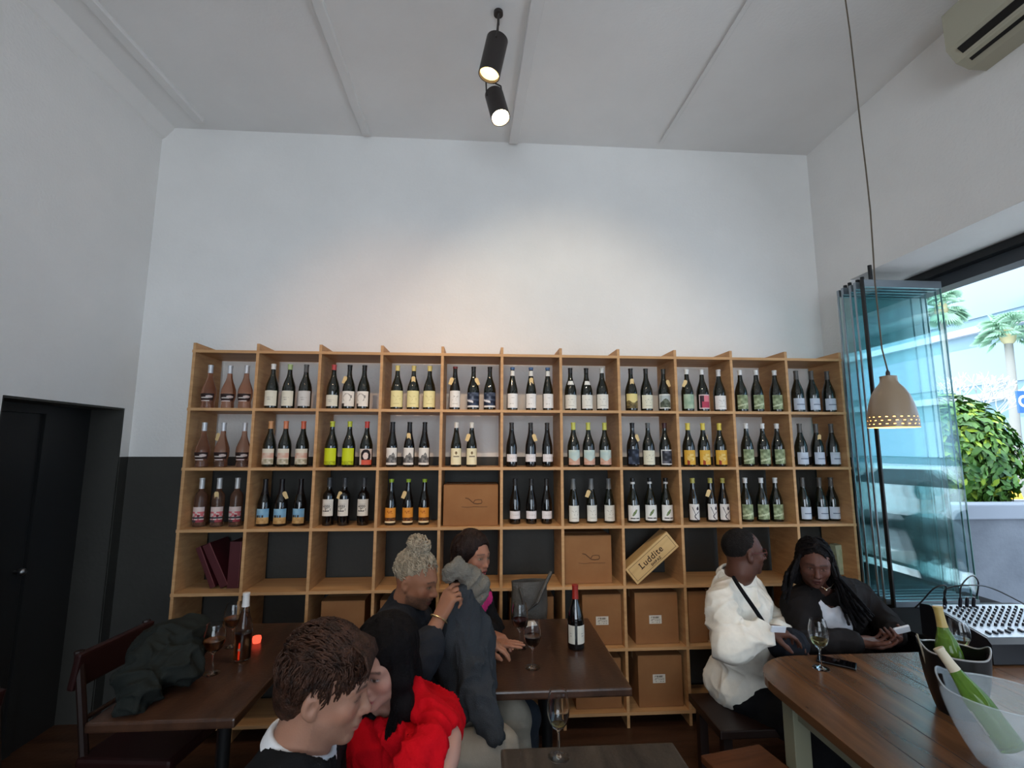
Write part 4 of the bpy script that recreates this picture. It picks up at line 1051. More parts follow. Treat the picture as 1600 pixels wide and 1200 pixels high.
# street
M_pav = add_noise_color(mat('pavement_slabs', srgb(150, 150, 150), 0.8), srgb(180, 180, 182), srgb(200, 200, 200), scale=(2, 2, 2), bump=0.1)
M_road = add_noise_color(mat('asphalt', srgb(96, 98, 102), 0.85), srgb(86, 88, 92), srgb(108, 110, 114), scale=(3, 3, 3), bump=0.1)
struct('pavement', MB().bx(XR+WT, 9.0, -30, 14, -0.12, 0.0), M_pav)
struct('road', MB().bx(9.0, 17.0, -30, 40, -0.25, -0.10).bx(XR+WT, 9.0, 14, 40, -0.25, -0.1), M_road)
struct('far_pavement', MB().bx(17.0, 60, -30, 60, -0.2, 0.0), M_pav)
M_rend = add_noise_color(mat('grey_render', srgb(92, 98, 108), 0.8), srgb(84, 90, 100), srgb(108, 114, 124), scale=(2, 2, 3), detail=7, bump=0.2)
M_cap = mat('wall_coping', srgb(126, 134, 146), 0.7)
pw = tag(MB().bx(XR+WT+0.002, 8.2, 0.30, 0.42, 0.0, 1.20).build('planter_wall', M_rend), 'grey rendered planter wall outside the open window', 'wall')
MB().bx(XR+WT+0.002, 8.22, 0.27, 0.46, 1.2005, 1.31, bev=0.01).build('coping', M_cap, pw)
MB().bx(XR+WT+0.002, 8.2, 1.5, 1.6, 0, 1.2).bx(8.1, 8.2, 0.42, 1.5, 0, 1.2).build('planter_side', M_rend, pw)
o = tag(MB().bx(XR+WT+0.01, 8.09, 0.425, 1.495, 0.001, 1.15).build('planter_soil', mat('soil', srgb(60, 48, 38), 0.95)), 'dark soil filling the planter behind the grey wall', 'soil', kind='stuff')
# bush: stems + leaves
M_leaf = add_noise_color(mat('bush_leaf', srgb(70, 140, 56), 0.45, spec=0.4), srgb(30, 74, 34), srgb(86, 128, 44), scale=(6, 6, 6), detail=3)
M_leafy = mat('young_leaf', srgb(130, 156, 40), 0.5); M_bark = mat('bark', srgb(96, 78, 60), 0.8)
def leafball(c, rad, n, size, seed):
    rnd = random.Random(seed); m = MB()
    for i in range(n):
        v = Vector((rnd.gauss(0, 1), rnd.gauss(0, 1), rnd.gauss(0, 1))).normalized(); s = 0.72+0.3*rnd.random()
        p = Vector((c[0]+v.x*rad[0]*s, c[1]+v.y*rad[1]*s, c[2]+v.z*rad[2]*s))
        n_ = (v+Vector((rnd.uniform(-.5, .5), rnd.uniform(-.5, .5), rnd.uniform(-.1, .7)))).normalized()
        u = n_.cross(Vector((rnd.uniform(-1, 1), rnd.uniform(-1, 1), rnd.uniform(-1, 1)))).normalized(); w = n_.cross(u); L = size*rnd.uniform(0.7, 1.3)
        m.mi = 1 if rnd.random() < 0.16 else 0
        vs = [p-u*L, p-u*L*0.3+w*L*0.45+n_*L*0.08, p+u*L*0.5+w*L*0.36+n_*0.06*L, p+u*L*1.1-n_*L*0.15, p+u*L*0.5-w*L*0.36+n_*0.06*L, p-u*L*0.3-w*L*0.45+n_*L*0.08, p-n_*0.04*L]
        m._f(vs, [(0, 1, 6), (1, 2, 6), (2, 3, 6), (3, 4, 6), (4, 5, 6), (5, 0, 6)], True)
    return m
bu = empty('bush', (6.25, 0.95, 1.15)); tag(bu, 'dense round green bush growing above the grey planter wall', 'bush')
leafball((-0.15, 0, 0.50), (0.58, 0.42, 0.58), 5200, 0.045, 3).build('leaves', [M_leaf, M_leafy], bu)
m = MB()
for k in range(7):
    a = k*0.9; m.tube([(0.05*math.cos(a), 0.05*math.sin(a), 0.0), (0.2*math.cos(a), 0.15*math.sin(a), 0.4), (0.35*math.cos(a)-0.1, 0.25*math.sin(a), 0.8)], [0.02, 0.014, 0.006], 6)
m.build('stems', M_bark, bu)
o = tag(leafball((0, 0, 0), (0.36, 0.30, 0.36), 3800, 0.03, 8).build('bush_core', M_leaf, bu), kind=None); o.location = (-0.15, 0, 0.5); o.name = 'inner_foliage'
# palms
M_frond = mat('palm_frond', srgb(150, 186, 160), 0.6); M_trunk = mat('palm_trunk', srgb(128, 128, 122), 0.85)
def palm(x, y, h, r, label, seed, lean=0.4):
    rnd = random.Random(seed); t = empty('palm_tree', (x, y, -0.1)); tag(t, label, 'palm tree')
    MB().tube([(0, 0, 0), (lean*0.3, 0, h*0.4), (lean*0.8, 0, h*0.75), (lean, 0, h)], [0.2, 0.15, 0.13, 0.12], 12).build('trunk', M_trunk, t)
    m = MB()
    for k in range(44):
        a = k*2.399; el = rnd.uniform(-0.9, 1.2); L = r*rnd.uniform(0.8, 1.05); c = Vector((math.cos(a)*math.cos(el), math.sin(a)*math.cos(el), math.sin(el)))
        s = Vector((lean, 0, h)); mid = s+c*L*0.55; fan = (mid, c)
        m.tube([s, mid], 0.03, 4)
        side = c.cross(Vector((0, 0, 1))).normalized(); up = side.cross(c)
        for q in range(-7, 8):
            an = q/7*1.35; d = (c*math.cos(an)+side*math.sin(an)).normalized(); tip = mid+d*L*0.5-Vector((0, 0, L*0.14)); w = up.cross(d).normalized()*0.035+up*0.0
            mp_ = mid+d*L*0.28+up*0.03
            m._f([mid, mp_+w, tip, mp_-w], [(0, 1, 2), (0, 2, 3)])
    m.build('fronds', M_frond, t)
    MB().sphere((lean, 0, h-0.1), 0.24, sc=(1, 1, 1.6)).build('trunk_skirt', mat('dry_skirt', srgb(190, 180, 140), 0.9), t)
P1_ = on(1574, 520, 1, 13.0); palm(P1_[0]-0.3, 13.0, P1_[2]+0.1, 1.05, 'palm tree with drooping crown standing across the street', 2, 0.3)
P2_ = on(1470, 480, 1, 15.6); palm(P2_[0]-0.3, 15.6, P2_[2]+0.1, 1.0, 'palm tree seen through the edge of the folded glass', 5, 0.3)
# white building with balconies
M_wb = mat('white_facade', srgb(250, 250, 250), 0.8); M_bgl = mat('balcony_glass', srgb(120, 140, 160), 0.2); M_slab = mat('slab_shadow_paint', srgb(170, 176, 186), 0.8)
BY = 27.0
bd = empty('apartment_building', (0, 0, 0)); tag(bd, 'white balconied building across the street filling the window view', 'building')
MB().bx(22, 62, BY+1.6, BY+9, 0, 15).build('facade', M_wb, bd)
zrow = [float(on(1560, py, 1, BY)[2]) for py in (735, 663, 607, 556, 497)]
for i, z in enumerate(zrow[:4]):
    MB().bx(22, 62, BY, BY+1.7, z-0.35, z).build('balcony_slab', M_wb, bd)
    MB().bx(22, 62, BY+0.02, BY+0.05, z+0.05, z+0.95).build('balcony_glass', M_bgl, bd) if i < 3 else None
    if i < 3:
        MB().bx(22, 62, BY-0.03, BY+0.06, z+0.95, z+1.08).build('handrail', M_wb, bd)
        m = MB()
        for x in np.arange(22.5, 62, 1.9): m.bx(x-0.06, x+0.06, BY-0.03, BY+0.01, z, z+0.95)
        m.build('railing_posts', M_wb, bd)
        MB().bx(22, 62, BY+1.5, BY+1.62, z+0.2, z+2.2).build('window_band', M_bgl, bd)
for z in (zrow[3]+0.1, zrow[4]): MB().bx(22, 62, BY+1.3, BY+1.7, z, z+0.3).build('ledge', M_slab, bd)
# second building facing the pub across the road (seen in the reflection)
b2 = empty('apartment_building', (0, 0, 0)); tag(b2, 'long pale street block mirrored in the folded glass panels', 'building')
M_gb = mat('blue_grey_facade', srgb(112, 138, 150), 0.8)
MB().bx(24, 32, -34, 20, 0, 13).build('facade', M_gb, b2)
for z in (1.0, 4.2, 7.2):
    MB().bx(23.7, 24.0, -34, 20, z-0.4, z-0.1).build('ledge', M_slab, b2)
    MB().bx(23.93, 24.0, -33, 19, z+0.3, z+2.0).build('window_band', M_bgl, b2)
# bare branched tree
bt = empty('bare_tree', (*on(1500, 640, 1, 10.0)[:2], -0.1)); tag(bt, 'small bare branched street tree behind the bush', 'tree')
rnd = random.Random(4); m = MB()
def br(p, d, L, r, k):
    r = max(r, 0.012)
    q = p+d*L; m.tube([p, (p+q)/2+Vector((rnd.uniform(-.05, .05), 0, 0)), q], [r, r*0.85, r*0.7], 5)
    if k > 0:
        for _ in range(3):
            br(q, (d+Vector((rnd.uniform(-.8, .8), rnd.uniform(-.8, .8), rnd.uniform(-.25, .5)))).normalized(), L*0.72, r*0.62, k-1)
br(Vector((0, 0, 0)), Vector((0, 0, 1)), 1.35, 0.06, 5)
m.build('branches', mat('pale_bark', srgb(176, 180, 180), 0.8), bt)
# blue street sign
sg_ = on(1597, 628, 1, 8.0); M_blue = mat('blue_sign', srgb(40, 84, 160), 0.5); M_wl = mat('white_lettering', srgb(240, 240, 245), 0.5)
ss = empty('street_sign', (sg_[0], 8.0, 0)); tag(ss, 'blue street sign with white letters at right picture edge', 'sign')
MB().cyl((0.2, 0.06, 0.0), (0.2, 0.06, sg_[2]+0.35), 0.05).build('post', M_metal, ss)
MB().box((0.34, 0, sg_[2]), (0.95, 0.05, 0.56), bev=0.01).build('sign_board', M_blue, ss)
text('lettering', 'CO', 0.40, M_wl, Matrix.Translation((0.17, -0.027, sg_[2]))@FRONT, ss, bold=0.012)
# awning above the window, outside
M_awn = mat('grey_canvas', srgb(112, 120, 132), 0.8)
aw = empty('awning', (0, 0, 0)); tag(aw, 'grey canvas awning outside above the open window', 'awning')
MB().prism([(XR+WT+0.005, 3.12), (6.2, 2.98), (6.2, 2.94), (XR+WT+0.005, 3.08)], -6.0, -0.62, XZ).build('canvas', M_awn, aw)
MB().bx(6.18, 6.21, -6.0, -0.62, 2.84, 2.97).build('valance', M_awn, aw)
MB().cyl((XR+WT, -0.66, 2.72), (6.19, -0.66, 2.92), 0.015).cyl((XR+WT, -5.8, 2.72), (6.19, -5.8, 2.92), 0.015).build('awning_arm', M_metal, aw)
# hook under the track
# car across the road, seen between bush and frame
def car(x, y, rz, label, col):
    c = empty('car', (x, y, -0.1), rz); tag(c, label, 'car')
    mc = mat('car_paint_'+label[:4].strip(), col, 0.25, coat=0.5); gl = mat('car_glass_'+label[:4].strip(), srgb(30, 40, 50), 0.1); ty = mat('tyre_'+label[:4].strip(), srgb(24, 24, 24), 0.8)
    body = [(-2.1, 0.35), (-2.15, 0.7), (-2.0, 0.92), (-1.2, 1.0), (-0.5, 1.42), (0.9, 1.45), (1.6, 1.02), (2.1, 0.9), (2.15, 0.4)]
    MB().prism(body, -0.85, 0.85, XZ).build('car_body', mc, c)
    win = [(-1.0, 1.02), (-0.45, 1.36), (0.85, 1.39), (1.35, 1.04)]
    MB().prism(win, -0.857, 0.857, XZ).build('side_window', gl, c)
    for wx in (-1.35, 1.35):
        for wy in (-0.8, 0.8):
            q = Matrix.Rotation(PI/2, 3, 'X'); MB().lathe([(0.2, -0.1), (0.33, -0.1), (0.33, 0.1), (0.2, 0.1)], (wx, wy, 0.33), n=24, rot=q).build('wheel', ty, c)
    return c
pc = on(1612, 745, 1, 10.5); car(pc[0]+2.6, 10.5, 0.15, 'pale blue parked car glimpsed beside the bush', srgb(120, 150, 180))
car(12.0, -7.5, 1.5, 'white parked car mirrored in the folded glass', srgb(200, 204, 208))
# yellow hydrant-like bollard by the wall
py_ = on(1586, 772, 1, 6.0)
o = tag(MB().lathe([(0.10, 0), (0.10, 0.5), (0.13, 0.52), (0.13, 0.6), (0.09, 0.75), (0.0, 0.82)], n=16).build('bollard', mat('yellow_paint', srgb(226, 176, 40), 0.5)), 'yellow bollard in the street beside the bush', 'bollard'); o.location = (py_[0], 6.0, 0.0); o.scale = (1, 1, (py_[2]+0.1)/0.82)
# outdoor furniture mirrored in the glass
M_ot = mat('outdoor_wood', srgb(150, 150, 146), 0.6)
ot = empty('outdoor_table', (5.95, -1.55, 0)); tag(ot, 'slatted outdoor table mirrored in the folded glass', 'table')
MB().bx(-0.4, 0.4, -0.35, 0.35, 0.71, 0.74, bev=0.004).build('tabletop', M_ot, ot)
for sx in (-1, 1):
    for sy in (-1, 1): MB().bx(sx*0.36-0.02, sx*0.36+0.02, sy*0.3-0.02, sy*0.3+0.02, 0, 0.709).build('leg', M_ot, ot)
# ------------------------------------------------------------------ people: bodies grown as one smooth surface
class Field:
    def __init__(s, lo, hi, h):
        s.lo = np.array(lo, np.float64); s.h = h
        s.n = np.ceil((np.array(hi)-s.lo)/h).astype(int)+1
        s.f = np.full(s.n, 1.0, np.float32)
    def _sl(s, lo, hi, m):
        a = np.floor((np.array(lo)-m-s.lo)/s.h).astype(int); b = np.ceil((np.array(hi)+m-s.lo)/s.h).astype(int)+1
        a = np.clip(a, 0, s.n); b = np.clip(b, 0, s.n)
        if np.any(b <= a): return None
        ax = [(s.lo[i]+s.h*np.arange(a[i], b[i])).astype(np.float32) for i in range(3)]
        return tuple(slice(a[i], b[i]) for i in range(3)), ax[0][:, None, None], ax[1][None, :, None], ax[2][None, None, :]
    def put(s, d, sl, k, mode):
        g = s.f[sl]
        if mode == 'u':
            h = np.maximum(k-np.abs(g-d), 0)/k; s.f[sl] = np.minimum(g, d)-h*h*k*0.25
        else:
            d = -d; h = np.maximum(k-np.abs(g-d), 0)/k; s.f[sl] = np.maximum(g, d)+h*h*k*0.25
    def cap(s, a, b, ra, rb=None, k=0.02, mode='u'):
        a = np.array(a, float); b = np.array(b, float); rb = ra if rb is None else rb; R = max(ra, rb)
        q = s._sl(np.minimum(a, b)-R, np.maximum(a, b)+R, k+0.03)
        if q is None: return s
        sl, X, Y, Z = q; d = b-a; L2 = max(d@d, 1e-12)
        t = np.clip(((X-a[0])*d[0]+(Y-a[1])*d[1]+(Z-a[2])*d[2])/L2, 0, 1)
        D = np.sqrt((X-a[0]-t*d[0])**2+(Y-a[1]-t*d[1])**2+(Z-a[2]-t*d[2])**2)-(ra+(rb-ra)*t)
        s.put(D, sl, k, mode); return s
    def chain(s, pts, rs, k=0.02, mode='u'):
        for i in range(len(pts)-1): s.cap(pts[i], pts[i+1], rs[i], rs[i+1], k, mode)
        return s
    def ell(s, c, r, R=None, k=0.02, mode='u'):
        c = np.array(c, float); r = np.array(r, float); R = np.eye(3) if R is None else R   # columns of R = local axes
        e = np.sqrt(((R*r[None, :])**2).sum(1))
        q = s._sl(c-e, c+e, k+0.03)
        if q is None: return s
        sl, X, Y, Z = q; X = X-c[0]; Y = Y-c[1]; Z = Z-c[2]
        u = [X*R[0, i]+Y*R[1, i]+Z*R[2, i] for i in range(3)]
        k0 = np.sqrt((u[0]/r[0])**2+(u[1]/r[1])**2+(u[2]/r[2])**2); k1 = np.sqrt((u[0]/r[0]**2)**2+(u[1]/r[1]**2)**2+(u[2]/r[2]**2)**2)
        s.put(np.where(k1 > 1e-6, k0*(k0-1)/np.maximum(k1, 1e-6), -min(r)).astype(np.float32), sl, k, mode); return s
    def half(s, p, n, k=0.01):
        """keep only the side of the plane through p that n points away from"""
        p = np.array(p, float); n = np.array(n, float); n = n/np.linalg.norm(n)
        X, Y, Z = [s.lo[i]+s.h*np.arange(s.n[i]) for i in range(3)]
        D = ((X[:, None, None]-p[0])*n[0]+(Y[None, :, None]-p[1])*n[1]+(Z[None, None, :]-p[2])*n[2]).astype(np.float32)
        h = np.maximum(k-np.abs(s.f-D), 0)/k; s.f = np.maximum(s.f, D)+h*h*k*0.25; return s
    def mesh(s):
        f = s.f; ins = f < 0; n = np.array(f.shape)-1
        c = np.zeros(n, np.uint8)
        for i in (0, 1):
            for j in (0, 1):
                for k in (0, 1): c += ins[i:i+n[0], j:j+n[1], k:k+n[2]]
        act = (c > 0) & (c < 8); idx = np.full(n, -1, np.int64); ii = np.argwhere(act); idx[act] = np.arange(len(ii))
        P = np.zeros((len(ii), 3)); W_ = np.zeros(len(ii))
        cr = [(i, j, k) for i in (0, 1) for j in (0, 1) for k in (0, 1)]
        vals = {q: f[ii[:, 0]+q[0], ii[:, 1]+q[1], ii[:, 2]+q[2]].astype(float) for q in cr}
        for a in cr:
            for ax in range(3):
                if a[ax] == 0:
                    b = list(a); b[ax] = 1; b = tuple(b); va, vb = vals[a], vals[b]; m = (va < 0) != (vb < 0)
                    t = np.where(m, va/np.where(m, va-vb, 1), 0); q = np.array(a, float)[None, :].repeat(len(ii), 0); q[:, ax] += t
                    P[m] += q[m]; W_[m] += 1
        V = s.lo+(ii+P/W_[:, None])*s.h; Q = []
        for ax in range(3):
            o1, o2 = [(1, 2), (2, 0), (0, 1)][ax]
            A = [slice(1, -1)]*3; A[ax] = slice(0, -1); B = [slice(1, -1)]*3; B[ax] = slice(1, None)
            A = tuple(A); B = tuple(B); m = ins[A] != ins[B]; g = np.argwhere(m); 
            if not len(g): continue
            fl = ins[A][m]; base = g.copy(); base[:, o1] += 1; base[:, o2] += 1
            def cell_(d1, d2): r = base.copy(); r[:, o1] -= d1; r[:, o2] -= d2; return idx[r[:, 0], r[:, 1], r[:, 2]]
            q = np.stack([cell_(0, 0), cell_(1, 0), cell_(1, 1), cell_(0, 1)], 1)
            q[~fl] = q[~fl][:, ::-1]; Q.append(q)
        return V, (np.concatenate(Q) if Q else np.zeros((0, 4), int))

def vnormals(V, Q):
    n = np.cross(V[Q[:, 2]]-V[Q[:, 0]], V[Q[:, 3]]-V[Q[:, 1]]); N = np.zeros_like(V)
    for i in range(4): np.add.at(N, Q[:, i], n)
    return N/np.maximum(np.linalg.norm(N, axis=1, keepdims=True), 1e-12)
def relax(V, Q, it=1, lam=0.5):
    for _ in range(it):
        S = np.zeros_like(V); C = np.zeros(len(V))
        for i in range(4):
            for j in ((i+1) % 4, (i-1) % 4): np.add.at(S, Q[:, i], V[Q[:, j]]); np.add.at(C, Q[:, i], 1)
        V = V+lam*(S/np.maximum(C, 1)[:, None]-V)
    return V
_rng = np.random.RandomState(5); _T = _rng.rand(64, 64, 64).astype(np.float32)
def vnoise(P):
    i = np.floor(P).astype(int); f = P-i; f = f*f*(3-2*f); o = 0
    for a in (0, 1):
        for b in (0, 1):
            for c in (0, 1):
                w = (f[:, 0] if a else 1-f[:, 0])*(f[:, 1] if b else 1-f[:, 1])*(f[:, 2] if c else 1-f[:, 2])
                o = o+w*_T[(i[:, 0]+a) % 64, (i[:, 1]+b) % 64, (i[:, 2]+c) % 64]
    return o
def folds(P, freq, axis=None, stretch=3.0, seed=0.0, warp=0.6):
    """ridged folds, longer along axis"""
    Q_ = P*freq+seed
    if axis is not None:
        a = np.array(axis, float); a /= np.linalg.norm(a); Q_ = Q_-np.outer((P@a)*freq, a)*(1-1/stretch)
    w = vnoise(Q_*0.5+7.3)*warp*3
    return 1-np.abs(2*vnoise(Q_+w[:, None])-1)
def crease(P, freq, axis=None, stretch=3.0, seed=0.0, warp=0.8, pw=3.0):
    return folds(P, freq, axis, stretch, seed, warp)**pw
def cloth_disp(amp, f1, axis=(0.3, 0.2, 1), st=2.4, seed=1.0):
    return lambda V, N: amp*(crease(V, f1, axis, st, seed)-0.25)+amp*0.55*(crease(V, f1*2.1, (axis[0]+0.6, axis[1], axis[2]-0.3), st, seed+5)-0.25)+amp*0.5*(vnoise(V*f1*0.6+seed)-0.5)
def torso_at(J, neck, f, hw=0.175, drop=0.06, lean=0.0):
    f = unit(f); r = unit(np.cross(f, (0, 0, 1))); J['neck'] = np.array(neck, float)
    J['shR'] = J['neck']+r*hw-np.array([0, 0, drop]); J['shL'] = J['neck']-r*hw-np.array([0, 0, drop])
def surf_strands(m, C, R, s, cen, rad, n, flow, L, r, accept, seed=1, curl=0.0, lift=0.004, segs=6, out=0.0):
    rnd = random.Random(seed); cen = np.array(cen); rad = np.array(rad); k = 0; tries = 0
    while k < n and tries < n*12:
        tries += 1; v = unit([rnd.gauss(0, 1), rnd.gauss(0, 1), rnd.gauss(0, 1)])
        if not accept(cen+v*rad): continue
        k += 1; p = v.copy(); P = []; ph = rnd.uniform(0, 6.28); LL_ = L*rnd.uniform(0.6, 1.25); side = None; jit = np.array([rnd.gauss(0, 0.25) for _ in range(3)])
        for i in range(segs):
            c = cen+p*rad*(1+out*i/segs); t = flow(c)+jit; t = t-np.dot(t, p)*p
            if np.linalg.norm(t) < 1e-6: break
            t = unit(t); b = np.cross(p, t)
            off = p*(lift*math.sin(PI*i/(segs-1)))+b*curl*math.sin(ph+i*1.9)+p*curl*0.6*(1+math.cos(ph+i*1.9))
            P.append(Vector(C+R@((c+off)*s))); p = p+t*(LL_/segs)/rad.mean(); p = p/np.linalg.norm(p)
        if len(P) > 2: m.tube(P, [r*s*(1.0-0.75*abs(2*i/(len(P)-1)-0.9)) if i else r*0.5 for i in range(len(P))], 4)
    return m
def emit(name, F_, m, parent=None, col=None, disp=None, rel=1, smooth=True, keep=True):
    V, Q = F_.mesh() if isinstance(F_, Field) else F_
    V = relax(V, Q, rel)
    if disp is not None:
        N = vnormals(V, Q); V = V+N*disp(V, N)[:, None]
    if keep:                                     # keep the largest connected piece
        lab = np.arange(len(V))
        for _ in range(200):
            mn = lab[Q].min(1); new = lab.copy()
            for i in range(4): np.minimum.at(new, Q[:, i], mn)
            new = new[new]
            if (new == lab).all(): break
            lab = new
        if keep == 'one':
            u, c = np.unique(lab, return_counts=True); r = u[c.argmax()]; Q = Q[lab[Q[:, 0]] == r]
            us = np.unique(Q); mp_ = np.full(len(V), -1); mp_[us] = np.arange(len(us)); V = V[us]; Q = mp_[Q]
    me = bpy.data.meshes.new(name); me.from_pydata(V.tolist(), [], Q.tolist()); me.update()
    me.polygons.foreach_set('use_smooth', [True]*len(me.polygons))
    if col is not None:
        N = vnormals(V, Q); c = col(V, N); a = me.color_attributes.new('Col', 'FLOAT_COLOR', 'POINT')
        a.data.foreach_set('color', np.concatenate([c, np.ones((len(V), 1))], 1).astype(np.float32).ravel())
    for x in (m if isinstance(m, (list, tuple)) else [m]): me.materials.append(x)
    o = bpy.data.objects.new(name, me); COL.objects.link(o); o.parent = parent
    return o

def unit(v): v = np.array(v, float); return v/np.linalg.norm(v)
def frame(fwd, up=(0, 0, 1)):
    f = unit(fwd); r = unit(np.cross(f, up)); u = np.cross(r, f); return np.stack([r, f, u], 1)   # columns right, forward, up
def add_head(F_, C, R, s=1.0, jaw=1.0, nose=1.0, lips=1.0, cheek=1.0, mouth_open=0.0, neck=None, neck_r=0.056, ears=True):
    L = lambda x, y, z: C+R@(np.array([x, y, z])*s)
    E = lambda c, r, k=0.02, mode='u', Rl=None: F_.ell(L(*c), np.array(r)*s, R if Rl is None else R@Rl, k*s, mode)
    E((0, -0.014, 0.032), (0.075, 0.096, 0.086), 0.02)
    E((0, 0.026, -0.015), (0.062*cheek**0.5, 0.068, 0.088), 0.04)
    E((0, 0.030, -0.064), (0.050*jaw, 0.056, 0.046), 0.03)
    for sx in (-1, 1):
        E((sx*0.045*jaw, 0.006, -0.060), (0.016, 0.026, 0.026), 0.03)
        E((sx*0.040, 0.062, -0.026), (0.023*cheek, 0.022*cheek, 0.022), 0.02)
        F_.cap(L(sx*0.010, 0.0885, 0.020), L(sx*0.042, 0.074, 0.021), 0.010*s, 0.008*s, 0.016*s)
    E((0, 0.074, -0.098), (0.022*jaw, 0.018, 0.017), 0.025)
    if neck is not None: F_.chain([L(0, -0.028, -0.03), L(0, -0.022, -0.10), neck], [0.050*s, neck_r*0.96, neck_r*1.1], 0.03)
    for sx in (-1, 1):
        E((sx*0.031, 0.100, 0.001), (0.018, 0.015, 0.011), 0.012, 's')
        E((sx*0.031, 0.0765, 0.0), (0.0145, 0.0135, 0.0125), 0.004)
        F_.cap(L(sx*0.020, 0.0885, 0.0075), L(sx*0.043, 0.0815, 0.0065), 0.0028*s, 0.0028*s, 0.004*s)
        F_.cap(L(sx*0.020, 0.0870, -0.0085), L(sx*0.042, 0.0800, -0.0075), 0.0026*s, 0.0026*s, 0.006*s)
    F_.cap(L(0, 0.088, 0.010), L(0, 0.1065*nose**0.3, -0.030), 0.0075*s, 0.0098*s*nose, 0.012*s)
    E((0, 0.1085*nose**0.3, -0.0345), (0.0115*nose, 0.0115, 0.010), 0.008)
    for sx in (-1, 1):
        E((sx*0.0125*nose, 0.0985, -0.0375), (0.0078*nose, 0.010, 0.0078), 0.006)
        E((sx*0.006*nose, 0.106, -0.0462), (0.0032*nose, 0.005, 0.0030), 0.003, 's')
    E((0, 0.0915, -0.0585), (0.022, 0.0105, 0.010), 0.014)
    E((0, 0.0955, -0.0625+0.002*mouth_open), (0.0225, 0.0085, 0.0058*lips), 0.006)
    E((0, 0.0930, -0.0745-0.004*mouth_open), (0.0185, 0.0088, 0.0066*lips), 0.006)
    E((0, 0.106, -0.0685), (0.0215, 0.012, 0.0014+0.005*mouth_open), 0.003, 's')
    if ears:
        for sx in (-1, 1):
            Rl = np.array(Matrix.Rotation(sx*0.30, 3, 'Z')@Matrix.Rotation(-0.18, 3, 'X'))
            E((sx*0.0785, -0.008, -0.006), (0.0085, 0.0195, 0.032), 0.008, 'u', Rl)
            E((sx*0.0750, -0.002, -0.032), (0.0070, 0.0100, 0.012), 0.008, 'u', Rl)
            E((sx*0.0880, -0.002, -0.010), (0.0095, 0.0095, 0.0160), 0.003, 's', Rl)
            E((sx*0.0880, -0.009, 0.012), (0.0060, 0.0125, 0.0055), 0.003, 's', Rl)
def skin_col(C, R, s, base, lip, brow, hair=None, iris=(0.03, 0.02, 0.015), eyes_open=1.0, beard=None, stubble=None, browz=0.021, blush=(1.12, 0.86, 0.84)):
    base = np.array(base); lip = np.array(lip); brow = np.array(brow)
    def f(V, N):
        q = (V-C)@R/s; x, y, z = q[:, 0], q[:, 1], q[:, 2]; c = np.tile(base, (len(V), 1))
        n = vnoise(V*45)[:, None]; c = c*(0.93+0.14*n)
        def blend(mask, col, a=1.0): 
            m = np.clip(mask, 0, 1)[:, None]*a; c[:] = c*(1-m)+np.array(col)*m
        near = (np.abs(q).max(1) < 0.16)
        sm = lambda d, w=0.002: np.clip(0.5-d/w, 0, 1)*near
        ax = np.abs(x)
        blend(sm(np.hypot((ax-0.042)/1.2, z+0.028)-0.018, 0.02), base*np.array(blush), 0.6)
        blend(sm(np.hypot(x/1.0, z+0.036)-0.010, 0.012)*(y > 0.09), base*np.array(blush), 0.5)
        blend(sm((((x/0.0225)**2+((z+0.0685)/0.0125)**2)-1)*0.01, 0.004)*(y > 0.083), lip)
        blend(sm((((x/0.020)**2+((z+0.0685)/0.0018)**2)-1)*0.004, 0.003)*(y > 0.08), lip*0.25)
        # eyes
        ex = ax-0.031; ow = 0.0052*eyes_open
        eye = ((ex/0.0125)**2+((z+0.0005)/max(ow, 0.0012))**2-1)*0.004
        blend(sm((((ex/0.0165)**2+((z)/0.0095)**2)-1)*0.006, 0.006)*(y > 0.06), base*0.62, 0.8)
        if eyes_open > 0.3:
            blend(sm(eye, 0.002)*(y > 0.06), np.minimum(base*2.2+0.05, 0.42))
            blend(sm(np.hypot(ex, z)-0.0062, 0.002)*sm(eye, 0.002)*(y > 0.06), iris)
        blend(sm(np.abs(z-ow*0.9+0.25*np.clip(np.abs(ex)-0.004, 0, 1))-0.0012, 0.002)*(np.abs(ex) < 0.0145)*(y > 0.06), (0.02, 0.015, 0.012), 0.9)
        zb = browz+0.004-0.22*np.clip(ax-0.034, 0, 1)
        blend(sm(np.abs(z-zb)-0.0036, 0.003)*((ax > 0.011) & (ax < 0.050))*(y > 0.05)*(0.6+0.4*vnoise(V*500)), brow, 0.9)
        if hair is not None:
            h = hair(q); blend(h, brow)
        if beard is not None:
            bz = sm(np.maximum(z+0.046, -(z+0.125)), 0.012)*(y > 0.005)
            lipm = 1-sm((((x/0.024)**2+((z+0.0685)/0.012)**2)-1)*0.01, 0.004)
            blend(bz*lipm*(0.35+0.65*vnoise(V*260)), beard[0], beard[1])
        return np.clip(c, 0, 1)
    return f
